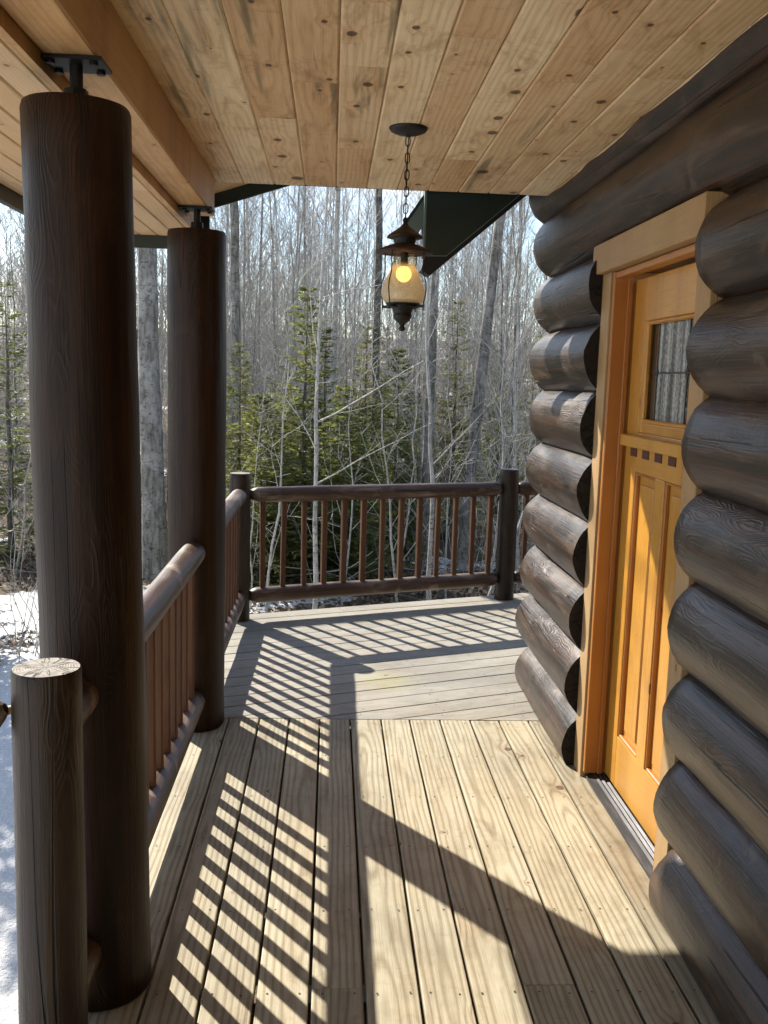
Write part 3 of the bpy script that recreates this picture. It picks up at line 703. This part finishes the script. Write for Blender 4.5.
# ------------------------------------------------------------------ railings
def railing(a, b, label, ra, rb, bal, name='railing', taper=.07):
    a, b = Vector((a[0], a[1], 0)), Vector((b[0], b[1], 0)); dr = (b - a).normalized(); mid = (a + b) / 2
    t = thing(name, label, 'railing', mid, 'dark log railings round the porch deck')
    pa, pb = a + dr * (ra - .02), b - dr * (rb - .02)
    for nm, z, r in (('top_rail', .852, .0535), ('bottom_rail', .162, .0545)):
        L = (pb - pa).length; n = max(4, int(L / .08)); pts = []; rr = []
        prof = [(0, .4), (.02, .42), (.022, .62), (.05, .86), (taper + .02, 1.)] if taper else [(0, 1.)]
        for s_, f in prof: pts.append(pa + dr * s_); rr.append(r * f)
        e0 = prof[-1][0]
        for i in range(1, n): pts.append(pa + dr * (e0 + (L - 2 * e0) * i / n)); rr.append(r)
        for s_, f in reversed(prof): pts.append(pb - dr * s_); rr.append(r * f)
        mb = MB(); wr = random.random(); mb.tube([p + Vector((0, 0, z)) for p in pts], rr, M['rail'], 24, wr, True, M['enddark'], .055, True, seed=wr * 60)
        mb.build(nm, t, mid + Vector((0, 0, z)))
    pv = Vector((-dr.y, dr.x, 0)); h = .0205; e = .006
    for s_ in bal:
        c = a + dr * s_; mb = MB(); h = .0188 * random.uniform(.90, 1.1); tilt = (dr * random.gauss(0, .006) + Vector((0, 0, 1))).normalized()
        rot = random.uniform(-.08, .08); u_ = dr * math.cos(rot) + pv * math.sin(rot); v_ = pv * math.cos(rot) - dr * math.sin(rot)
        mb.prism(c - Vector((tilt.x, tilt.y, 0)) * .5, tilt, u_, v_, [(-h + e, -h), (h - e, -h), (h, -h + e), (h, h - e), (h - e, h), (-h + e, h), (-h, h - e), (-h, -h + e)], .17, .83, M['spindle'])
        mb.build('baluster', t, c + Vector((0, 0, .5)))
    return t
RX = -.602
railing((RX, 2.405), (RX, 4.355), 'side railing with turned-away spindles between the two thick columns', .134, .13, [4.098 - 2.405] + [3.93 - .1485 * k - 2.405 for k in range(0, 10)], taper=.02)
railing((RX, 4.355), (P0.x, P0.y), 'side railing running from the farther column to the far left corner post', .13, .07, [6.04 - .1485 * k - 4.355 for k in range(0, 11)], taper=.03)
railing(P0, P1, 'long far railing with thirteen spindles facing the wood', .07, .072, [.160 + .1484 * k for k in range(13)], taper=.05)
railing(P1, P2, 'last railing section half hidden behind the projecting log ends', .072, .072, [.16 + .1484 * k for k in range(13)], taper=.05)
railing((-.612, 2.045), (-.612, 2.405), 'stubby pair of rails tying the nearest short post to the thick column', .0745, .134, [], taper=0)
# handrail end of the steps, coming up to the near post from the left
t = thing('handrail', 'brown handrail end poking in at the photo edge by the nearest short post', 'handrail', (-1.3, 2.045, .88))
mb = MB(); a = Vector((-.702, 2.045, .905)); dr = Vector((-1, 0, -.42)).normalized()
prof = [(0, .012), (.012, .024), (.03, .036), (.06, .046), (.10, .05), (.5, .05), (1.0, .05), (1.6, .05)]
mb.tube([a + dr * s_ for s_, _ in prof], [r for _, r in prof], M['rail'], 20, None, True, M['enddark'], .02); mb.build('rail', t, (-1.3, 2.045, .7))
mb = MB(); mb.tube([a - dr * .045 + Vector((0, .03, -.02)), a + dr * .05], [.009, .012], M['trim'], 10); mb.build('tenon', t, a)
mb = MB(); b_ = a + dr * 1.6; mb.tube([(b_.x, b_.y, -1.1), (b_.x, b_.y, b_.z + .12)], [.07, .068], M['post'], 24, None, True, M['end'], .02); mb.build('newel', t, b_)

# ------------------------------------------------------------------ lantern
LXY = (.256, 3.57)
lan = thing('hanging_lantern', 'lit rusty tin lantern with a seeded glass globe hanging on a chain', 'lantern', (LXY[0], LXY[1], CE))
def lathe(name, prof, m, sides=40, parent=None, smooth=True, cap=True):
    mb = MB(); pts = [(LXY[0], LXY[1], z) for r, z in prof]
    mb.tube(pts, [r for r, z in prof], m, sides, .5, cap, None, 0., smooth); return mb.build(name, parent or lan, (LXY[0], LXY[1], CE))
def bead(prof, n=4):
    out = []
    for i in range(len(prof) - 1):
        for k in range(n): t = k / n; out.append((prof[i][0] * (1 - t) + prof[i + 1][0] * t, prof[i][1] * (1 - t) + prof[i + 1][1] * t))
    return out + [prof[-1]]
lathe('canopy', [(.070, 2.5495), (.070, 2.546), (.064, 2.538), (.045, 2.530), (.018, 2.526), (.008, 2.520), (.004, 2.518)], M['black'])
mb = MB(); zt = 2.522; k = 0
while zt > 2.232:
    L = .036; a = .008; hx, hy = ((1, 0), (0, 1))[k % 2]; pts = []
    for q in range(13):
        th = 2 * PI * q / 12; cx = a * math.cos(th); cz = (L / 2 - .008) * (1 if math.sin(th) > 0 else -1) + .008 * math.sin(th) if abs(math.sin(th)) > .01 else 0
        pts.append((LXY[0] + cx * hx, LXY[1] + cx * hy, zt - L / 2 + cz))
    mb.tube(pts, [.0022] * 13, M['black'], 6, cap=False); zt -= L - .0065; k += 1
mb.tube([(LXY[0] + .003, LXY[1] + .004, 2.52), (LXY[0] - .003, LXY[1] + .003, 2.38), (LXY[0] + .002, LXY[1] + .003, 2.22)], [.0022] * 3, M['black'], 6)
mb.build('chain', lan, (LXY[0], LXY[1], 2.4))
lathe('hanger_loop', [(.006, 2.236), (.010, 2.228), (.008, 2.216), (.013, 2.208), (.016, 2.203)], M['black'], 16)
lathe('upper_cap', [(.016, 2.205), (.024, 2.199), (.040, 2.187), (.054, 2.178), (.063, 2.171), (.066, 2.167), (.0655, 2.163), (.060, 2.164), (.030, 2.170)], M['rust'])
lathe('vent_collar', [(.040, 2.170), (.041, 2.150), (.038, 2.146), (.040, 2.138)], M['black'], 28)
lathe('brim', [(.040, 2.141), (.060, 2.135), (.082, 2.126), (.102, 2.117), (.106, 2.113), (.105, 2.109), (.095, 2.112), (.045, 2.119)], M['rust'])
gp = [(.0405, 2.118), (.0405, 2.090), (.0415, 2.070), (.046, 2.055), (.056, 2.036), (.068, 2.012), (.0775, 1.990), (.0815, 1.970), (.080, 1.952), (.072, 1.936), (.062, 1.926)]
lathe('glass_globe', gp, M['lampglass'], 48, cap=False)
bp = [(.0285 * math.sin(PI * i / 14) + .0006, 2.034 - .029 * math.cos(PI * i / 14)) for i in range(15)]
lathe('bulb', bp, M['bulb'], 24)
lathe('socket', [(.013, 2.118), (.014, 2.075), (.013, 2.060)], M['black'], 16)
lathe('burner_ring', [(.058, 1.940), (.064, 1.934), (.064, 1.926), (.058, 1.921)], M['black'], 32)
mb = MB(); mb.tube([(LXY[0], LXY[1], 1.914), (LXY[0], LXY[1], 1.920)], [.062, .062], M['black'], 32)
for q in range(4):
    th = PI / 4 + q * PI / 2 + .15; mb.tube([(LXY[0], LXY[1], 1.917), (LXY[0] + .09 * math.cos(th), LXY[1] + .09 * math.sin(th), 1.917)], [.007, .005], M['black'], 8)
mb.build('base_plate', lan, (LXY[0], LXY[1], 1.917))
lathe('finial', bead([(.042, 1.915), (.041, 1.908), (.036, 1.906), (.037, 1.900), (.034, 1.898), (.034, 1.886), (.036, 1.884), (.034, 1.880), (.030, 1.868), (.020, 1.860), (.011, 1.852), (.008, 1.845)], 1) + [(.012, 1.840), (.0125, 1.834), (.009, 1.828), (.002, 1.826)], M['black'], 24)
for q in range(4):
    th = PI / 4 + q * PI / 2 + .15; c, s_ = math.cos(th), math.sin(th); mb = MB()
    prof = [(.082, 2.116), (.084, 2.09), (.082, 2.06), (.084, 2.035), (.096, 2.005), (.099, 1.98), (.096, 1.955), (.090, 1.93), (.0885, 1.908), (.092, 1.903)]
    mb.tube([(LXY[0] + r * c, LXY[1] + r * s_, z) for r, z in prof], [.0024] * len(prof), M['black'], 6); mb.build('cage_wire', lan, (LXY[0] + .09 * c, LXY[1] + .09 * s_, 2.))

# ------------------------------------------------------------------ trees
rnd = random.Random(5)
def limb(mb, p, d, L, r, m, sides, seg, wig, upw, taper=.25, rn=rnd):
    """one wandering branch; returns its points, radii"""
    n = max(2, int(L / seg)); pts = [Vector(p)]; rr = [r]; d = Vector(d).normalized()
    for i in range(n):
        d = (d + Vector((rn.gauss(0, wig), rn.gauss(0, wig), rn.gauss(0, wig) + upw))).normalized()
        pts.append(pts[-1] + d * (L / n)); rr.append(r * (1 - (1 - taper) * (i + 1) / n))
    mb.tube(pts, rr, m, sides, .5, False)
    return pts, rr
def side_dir(d, ang, az):
    d = Vector(d).normalized(); a = d.cross(Vector((0, 0, 1)) if abs(d.z) < .9 else Vector((1, 0, 0))).normalized(); b = d.cross(a)
    return (d * math.cos(ang) + (a * math.cos(az) + b * math.sin(az)) * math.sin(ang)).normalized()
def grow(mb, pts, rr, t0, n, lenf, ang, lev, m, wig=.09, upw=.04, minr=.0032, rn=rnd):
    tot = len(pts) - 1; L0 = sum((pts[i + 1] - pts[i]).length for i in range(tot))
    for k in range(n):
        t = t0 + (1 - t0) * (k + rn.random()) / n; f = t * tot; i = min(int(f), tot - 1)
        p = pts[i].lerp(pts[i + 1], f - i); r = max(minr, (rr[i] + (rr[i + 1] - rr[i]) * (f - i)) * rn.uniform(.3, .55)); d = pts[i + 1] - pts[i]
        L = L0 * lenf * (1.08 - .75 * t) * rn.uniform(.55, 1.25)
        q, s_ = limb(mb, p, side_dir(d, ang * rn.uniform(.7, 1.25), rn.uniform(0, 6.283)), L, r, m, 4 if r > .008 else 3, max(.16, L / 6), wig, upw, .3, rn)
        if lev > 0: grow(mb, q, s_, .15, max(2, int(n * .55)), .46, ang * .95, lev - 1, m, wig, upw, minr, rn)
def bare_tree(name, label, cat, H, r, mt, first, nb, group=None, lean=(0, 0), wig=.02, lev=1, lenf=.32, ang=.75, sides=9, mtw=None, loc=(0, 0, 0), seed=0, sweep=0.):
    rn = random.Random(seed); t = thing(name, label, cat, loc, group); loc = Vector(loc)
    mb = MB(); n = max(10, int(H / .35)); pts = []; rr = []; off = Vector((0, 0, 0)); dv = Vector((lean[0], lean[1], 0))
    for i in range(n + 1):
        f = i / n; z = H * f - .25
        off = off + Vector((rn.gauss(0, wig), rn.gauss(0, wig), 0)) * (H / n); 
        pts.append(loc + dv * H * (f + sweep * f * f) + off + Vector((0, 0, z))); rr.append(r * (1.25 - .25 * min(1, f * 12)) * (1 - .86 * f))
    mb.tube(pts, rr, mt, sides, .5, False, None, .10 if r > .05 else .05, True, seed=seed)
    mb.build('trunk', t, loc)
    cb = MB(); grow(cb, pts, rr, first, nb, lenf, ang, lev, mtw or M['twig'], rn=rn)
    cb.build('crown', t, loc); return t

G1 = 'bare trees standing in the wood'
# trees that can be told apart, surveyed from the photo
def tree_at(px, Y, *a, **k):
    p = at(px, 400, Y); k['loc'] = (p.x, Y, gz_at(p.x, Y)); return bare_tree(*a, **k)
def base_lean(px0, y0, px1, y1, Y):
    a, b = at(px0, y0, Y), at(px1, y1, Y); return ((b.x - a.x) / (b.z - a.z), 0.)
tree_at(156, 12.0, 'bare_tree', 'stout grey trunk seen between the two thick columns', 'tree', 15, .155, M['bark'], .40, 16, lean=base_lean(160, 590, 150, 260, 12.), seed=1, sides=14)
tree_at(236, 15.5, 'bare_tree', 'straight grey trunk just right of the farther column', 'tree', 17, .095, M['bark'], .36, 16, lean=(-.003, 0), seed=2, sides=10)
tree_at(375, 17., 'bare_tree', 'dark straight trunk rising just left of the lantern', 'tree', 17, .085, M['barkdark'], .33, 16, lean=(.0, 0), seed=3)
tree_at(428, 13.5, 'bare_tree', 'grey straight trunk rising below the green roof corner', 'tree', 15, .078, M['bark'], .36, 14, lean=(.004, 0), seed=4)
tree_at(464, 13., 'bare_tree', 'leaning grey trunk tilted right between roof corner and log ends', 'tree', 15, .092, M['bark'], .36, 14, lean=(.075, .02), seed=5, wig=.015, sides=10)
tree_at(318, 9.6, 'bare_tree', 'thin pale sapling in front of the firs, left of the lantern', 'sapling', 6.5, .029, M['barkpale'], .22, 12, lean=(.01, 0), wig=.035, seed=6, mtw=M['barkpale'], lenf=.26, ang=1.0)
tree_at(440, 10., 'bare_tree', 'thin pale crooked sapling right below the lantern', 'sapling', 5.5, .030, M['barkpale'], .3, 12, lean=(-.035, 0), wig=.05, seed=7, mtw=M['barkpale'], lenf=.26, ang=.9)
tree_at(330, 15., 'bare_tree', 'spotted pale birch trunk rising behind the tallest fir', 'tree', 14, .055, M['barkpale'], .4, 14, lean=(.01, 0), seed=8)
tree_at(513, 16., 'bare_tree', 'slim upright grey trunk close to the projecting log ends', 'tree', 14, .045, M['bark'], .3, 14, lean=(.004, 0), seed=9)
tree_at(268, 10.2, 'bare_tree', 'small forked pale sapling behind the left end of the far railing', 'sapling', 3.6, .018, M['barkpale'], .2, 12, lean=(.03, 0), wig=.07, seed=15, mtw=M['barkpale'], lenf=.36, ang=.9)
tree_at(478, 9.6, 'bare_tree', 'thin arching pale sapling leaning right over the far railing', 'sapling', 3.9, .020, M['barkpale'], .25, 8, lean=(.42, 0), wig=.06, seed=16, mtw=M['barkpale'], lenf=.3, ang=.6, sweep=-.25)
tree_at(410, 10.4, 'bare_tree', 'thin bent grey sapling in front of the small fir under the lantern', 'sapling', 3.8, .016, M['barkpale'], .2, 10, lean=(-.12, 0), wig=.07, seed=17, mtw=M['barkpale'], lenf=.34, ang=.9)

LP = 'thin pale crooked sapling with white branches close behind the far railing'
pp = [bare_tree('bare_sapling', LP, 'sapling', 3.4 + .5 * q, .013 + .003 * q, M['barkpale'], .12, 12, 'pale crooked saplings close behind the railing', lean=(.06 - .05 * q, 0), wig=.08, seed=90 + q, mtw=M['barkpale'], lenf=.38, ang=.85, sides=6) for q in range(3)]
LS = 'slim grey bare sapling among many alike in the wood'
LT = 'tall grey bare trunk among many alike deep in the wood'
protos = []
for k in range(7):
    H_ = rnd.uniform(5.5, 9.); protos.append(bare_tree('bare_sapling', LS, 'sapling', H_, rnd.uniform(.020, .036), M[('bark', 'barkpale', 'twig', 'barkdark', 'barkpale', 'bark', 'twig')[k]], .08, 36, 'slim bare saplings in the wood',
                  lean=(rnd.uniform(-.05, .05), rnd.uniform(-.05, .05)), wig=.035, lev=1, lenf=.27, ang=.62, sides=6, mtw=M['twig'] if k % 3 else M['barkpale'], seed=40 + k, loc=(0, 0, 0)))
tall = []
for k in range(4):
    tall.append(bare_tree('bare_tree', LT, 'tree', rnd.uniform(13, 17), rnd.uniform(.04, .07), M[('bark', 'barkdark', 'bark', 'barkdark')[k]], .22, 24, 'tall bare trees deep in the wood', lean=(rnd.uniform(-.03, .03), 0),
                 wig=.012, lev=1, lenf=.24, ang=.7, sides=8, seed=60 + k))
n_used = {}
def place(src, x, y, sc_, rz):
    if src not in n_used: n_used[src] = 1; src.location = (x, y, gz_at(x, y)); src.rotation_euler = (0, 0, rz); src.scale = (sc_,) * 3; return src
    return copy_thing(src, (x, y, gz_at(x, y)), rz, sc_)
def in_sun_lane(x, y, h):
    n_ = .806 * x + .592 * y; t_ = -.592 * x + .806 * y
    return 0.0 < n_ < 5.6 and h > .73 * (t_ - 6.)
def spread(n, y0, y1, xl, xr, hmax, protos_, smin, smax, seed):
    rn = random.Random(seed); done = 0; tries = 0
    while done < n and tries < 4000:
        tries += 1; y = math.sqrt(rn.uniform(y0 * y0, y1 * y1)); x = y * rn.uniform(xl, xr)
        if in_sun_lane(x, y, hmax) : continue
        if y < 11.5 and x < -.8: continue
        place(protos_[done % len(protos_)], x, y, rn.uniform(smin, smax), rn.uniform(0, 6.28)); done += 1
rn = random.Random(4)
for k, (px, Y) in enumerate([(252, 10.6), (346, 10.8), (398, 11.2), (455, 10.9), (497, 10.3), (14, 12.3), (525, 11.4), (15, 14.)]):
    p = at(px, 400, Y); place(pp[k % 3], p.x, Y, rn.uniform(.8, 1.15), rn.uniform(0, 6.28))
spread(84, 11.5, 24., -.42, .30, 6., protos, .55, 1.0, 1)
spread(108, 18., 36., -.45, .32, 8., protos, .8, 1.3, 2)
spread(16, 18., 40., -.45, .33, 15., tall, .85, 1.15, 3)

# firs
def fir(label, H, Rb, seed, loc=(0, 0, 0), dens=1., group=None, low=.04):
    rn = random.Random(seed); t = thing('fir_tree', label, 'fir tree', loc, group); loc = Vector(loc); mb = MB()
    pts = [loc + Vector((rn.gauss(0, .01), rn.gauss(0, .01), H * i / 12 - .1)) for i in range(13)]
    mb.tube(pts, [.013 * H * (1.04 - i / 12) for i in range(13)], M['barkdark'], 7, .5, False); mb.build('trunk', t, loc)
    cb = MB(); z = H * low
    while z < H * .985:
        f = z / H; nb = rn.randint(7, 11)
        for k in range(nb):
            if rn.random() > dens: continue
            az = rn.uniform(0, 6.283); L = Rb * (1 - f) ** .85 * rn.uniform(.55, 1.2) + .06
            d_ = Vector((math.cos(az), math.sin(az), rn.uniform(-.12, .28) + .4 * f)).normalized(); side = d_.cross(Vector((0, 0, 1))).normalized()
            p = loc + Vector((0, 0, z - .1)); n = max(3, int(L / .075)); prev = p
            for i in range(1, n + 1):
                s_ = i / n; q = p + d_ * L * s_ + Vector((0, 0, .10 * L * s_ * s_ - .10 * L * s_)) + Vector((rn.gauss(0, .008),) * 3)
                tl = (.26 * L * (1 - s_) + .06) * rn.uniform(.5, 1.3)
                for sg in (-1, 1, 0):
                    w_ = side * sg * .8 + d_ * (.65 if sg else 1.) + Vector((0, 0, rn.uniform(-.3, .15))); w_.normalize()
                    e = q + w_ * tl * (1 if sg else .8); ww = .011 + .006 * rn.random()
                    pr = w_.cross(Vector((rn.gauss(0, .5), rn.gauss(0, .5), 1))).normalized() * ww
                    mid_ = q.lerp(e, .55)
                    ids = [cb.addv(q - pr * .6), cb.addv(mid_ - pr), cb.addv(e), cb.addv(mid_ + pr), cb.addv(q + pr * .6)]
                    cb.face(ids, M['needle'])
                    # shorter needles standing off the twig make its outline ragged
                    for h_ in range(2):
                        b0 = q.lerp(e, rn.uniform(.2, .8)); o_ = (pr.normalized() * rn.choice((-1, 1)) + w_ * .7 + Vector((0, 0, rn.uniform(-.2, .5)))).normalized() * .034 * rn.uniform(.6, 1.4)
                        ids = [cb.addv(b0 - w_ * .008), cb.addv(b0 + o_), cb.addv(b0 + w_ * .008)]; cb.face(ids, M['needle'])
        z += H * .024 * rn.uniform(.6, 1.4) + .015
    cb.build('crown', t, loc); return t
def fir_at(px, Y, *a, **k): p = at(px, 400, Y); k['loc'] = (p.x, Y, gz_at(p.x, Y)); return fir(*a, **k)
GF = 'firs in front of the wood'
fir_at(305, 13.2, 'tallest fir with a pointed top, left of the lantern', 4.0, 1.15, 1, group=GF)
fir_at(398, 14.5, 'slender fir straight below the lantern', 3.25, .85, 2, group=GF)
fir_at(262, 12.0, 'low bushy fir behind the left end of the far railing', 2.5, 1.0, 3, group=GF)
fir_at(345, 12.0, 'middling fir between the tallest fir and the lantern fir', 2.6, 1.0, 4, group=GF)
fir_at(8, 13.5, 'yellow green fir at the left edge of the yard', 3.9, .9, 5, group=GF, dens=.5)
fir_at(78, 15.5, 'small loose fir half hidden behind the thick column', 2.8, .8, 6, group=GF, dens=.6)
LF = 'small dark fir among several alike deeper in the wood'
fp = [fir(LF, 4.2, 1.0, 7, group='firs deeper in the wood'), fir(LF, 3.2, .9, 8, group='firs deeper in the wood', dens=.8), fir(LF, 5.2, 1.1, 9, group='firs deeper in the wood', dens=.85)]
rn = random.Random(9); k = 0
for (px, Y) in [(232, 17), (280, 18), (325, 19), (360, 16.5), (418, 18), (448, 19), (490, 21), (130, 20), (205, 16), (250, 22), (300, 25), (385, 23), (430, 26), (520, 24), (100, 24), (340, 28), (470, 27), (10, 25), (540, 18), (-70, 18), (600, 22), (240, 13.2), (282, 12.6), (325, 13.4), (365, 12.8), (412, 13.3), (246, 14.5), (288, 15.5), (330, 14.5), (366, 13.8), (384, 16.5), (420, 15), (270, 16.5), (315, 17), (350, 18), (455, 15.5), (500, 17.5)]:
    p = at(px, 400, Y); s_ = rn.uniform(.5, .78) if Y < 18 else rn.uniform(.6, .9)
    place(fp[k % 3], p.x, Y, s_, rn.uniform(0, 6)); k += 1

for (x, y, s_) in [(-5.0, 8.3, .92), (-4.6, 8.6, .95), (-4.25, 8.9, .95), (-4.9, 9.2, 1.), (-5.4, 8.9, 1.), (-4.2, 9.6, 1.0)]:  # out-of-view firs added so their shadow greys the near snow
    f_ = copy_thing(fp[2], (x, y, gz_at(x, y)), rn.uniform(0, 6), s_, 'unseen fir added left of the porch to shade the snowy bank', 'added firs shading the snowy bank')
# the far wood, one mass of stems and twigs
fw = MB(); rn = random.Random(77)
for i in range(340):
    y = rn.uniform(36, 85); x = y * rn.uniform(-.55, .40); H_ = rn.uniform(5, 11); r = rn.uniform(.02, .055)
    m = (M['twig'], M['bark'], M['barkdark'])[i % 3]; z0 = gz_at(x, y) - .2
    pts, rr = limb(fw, (x, y, z0), (rn.gauss(0, .04), 0, 1), H_, r, m, 4, 2.2, .02, .0, .15, rn)
    for q in range(22):
        t_ = rn.uniform(.08, 1); f = t_ * (len(pts) - 1); j = min(int(f), len(pts) - 2); p = pts[j].lerp(pts[j + 1], f - j)
        b_pts, b_r = limb(fw, p, side_dir((0, 0, 1), rn.uniform(.3, .9), rn.uniform(0, 6.28)), H_ * .2 * (1.15 - .7 * t_), .016, m, 3, 1., .1, .05, .4, rn)
        for h_ in range(3):
            bp_ = b_pts[rn.randrange(1, len(b_pts))]
            limb(fw, bp_, side_dir((0, 0, 1), rn.uniform(.2, .9), rn.uniform(0, 6.28)), rn.uniform(.5, 1.2), .009, m, 3, .6, .12, .05, .5, rn)
o = fw.build('woods'); o['kind'] = 'stuff'; o['label'] = 'hazy grey mass of leafless trees far back'; o['category'] = 'woods'

# brush, leaves
br = MB(); rn = random.Random(31)
for i in range(900):
    y = rn.uniform(11.2, 30); x = y * rn.uniform(-.44, .32); z0 = gz_at(x, y) - .03
    pts, rr = limb(br, (x, y, z0), (rn.gauss(0, .25), rn.gauss(0, .25), 1), rn.uniform(.4, 1.9), rn.uniform(.003, .007), M['twig'] if i % 3 else M['barkpale'], 3, .25, .14, .05, .4, rn)
    for q in range(4): limb(br, pts[rn.randrange(1, len(pts))], side_dir((0, 0, 1), rn.uniform(.3, 1.), rn.uniform(0, 6.28)), rn.uniform(.2, .6), .0025, M['twig'], 3, .2, .12, .05, .5, rn)
for i in range(130):                                          # fallen sticks
    y = rn.uniform(9.5, 22); x = y * rn.uniform(-.42, .3)
    if x < -1 and y < 11.5: continue
    limb(br, (x, y, gz_at(x, y) + .05), (rn.gauss(0, 1), rn.gauss(0, 1), rn.uniform(0, .25)), rn.uniform(.6, 2.6), rn.uniform(.006, .02), M['barkpale'] if i % 2 else M['barkdark'], 4, .3, .06, 0, .3, rn)
o = br.build('undergrowth'); o['kind'] = 'stuff'; o['label'] = 'tangle of thin leafless brush and fallen sticks on the forest floor'; o['category'] = 'undergrowth'
lf = MB(); rn = random.Random(32)
for i in range(14000):
    y = rn.uniform(8.0, 24) if i % 3 else rn.uniform(8, 13.5); x = y * rn.uniform(-.42, .32)
    if x < -1.1 and y < 11.3 and (mnoise.noise(Vector((x * .8, y * .8, 9))) < .36): continue
    z0 = gz_at(x, y) + rn.uniform(.0, .05); a = rn.uniform(0, 6.28); L = rn.uniform(.025, .055)
    u_ = Vector((math.cos(a), math.sin(a), rn.gauss(0, .5))).normalized() * L; v_ = Vector((-math.sin(a), math.cos(a), rn.gauss(0, .5))).normalized() * L * .6; c = Vector((x, y, z0 + .01))
    ids = [lf.addv(c - u_), lf.addv(c - v_ + Vector((0, 0, .006))), lf.addv(c + u_), lf.addv(c + v_ + Vector((0, 0, .006)))]; lf.face(ids, M['leaf'])
o = lf.build('leaf_litter'); o['kind'] = 'stuff'; o['label'] = 'fallen brown leaves scattered over ground and snow'; o['category'] = 'leaves'
# bare shrub in the snow by the thick column
p = at(30, 652, 8.6); sh = thing('bare_shrub', 'small leafless shrub sticking out of the snow left of the thick column', 'shrub', (p.x, 8.6, gz_at(p.x, 8.6)))
mb = MB(); rn = random.Random(8)
for k in range(9):
    pts, rr = limb(mb, (p.x + rn.uniform(-.14, .14), 8.6 + rn.uniform(-.1, .1), gz_at(p.x, 8.6) - .05), (rn.gauss(0, .2), rn.gauss(0, .2), 1), rn.uniform(.5, .95), .006, M['twig'], 4, .12, .08, .02, .4, rn)
    for q in range(3): limb(mb, pts[rn.randrange(2, len(pts))], side_dir((0, 0, 1), rn.uniform(.4, .9), rn.uniform(0, 6.28)), rn.uniform(.15, .35), .003, M['twig'], 3, .1, .1, .04, .5, rn)
mb.build('stems', sh, (p.x, 8.6, gz_at(p.x, 8.6)))

# ------------------------------------------------------------------ render settings
sc.view_settings.view_transform = 'Standard'; sc.view_settings.look = 'None'; sc.view_settings.gamma = 1.
sc.view_settings.exposure = 1.1
sc.render.engine = 'CYCLES'
c = sc.cycles; c.use_denoising = True; c.max_bounces = 8; c.diffuse_bounces = 5; c.glossy_bounces = 3; c.transparent_max_bounces = 16
c.sample_clamp_indirect = 6.0; c.caustics_reflective = False; c.caustics_refractive = False
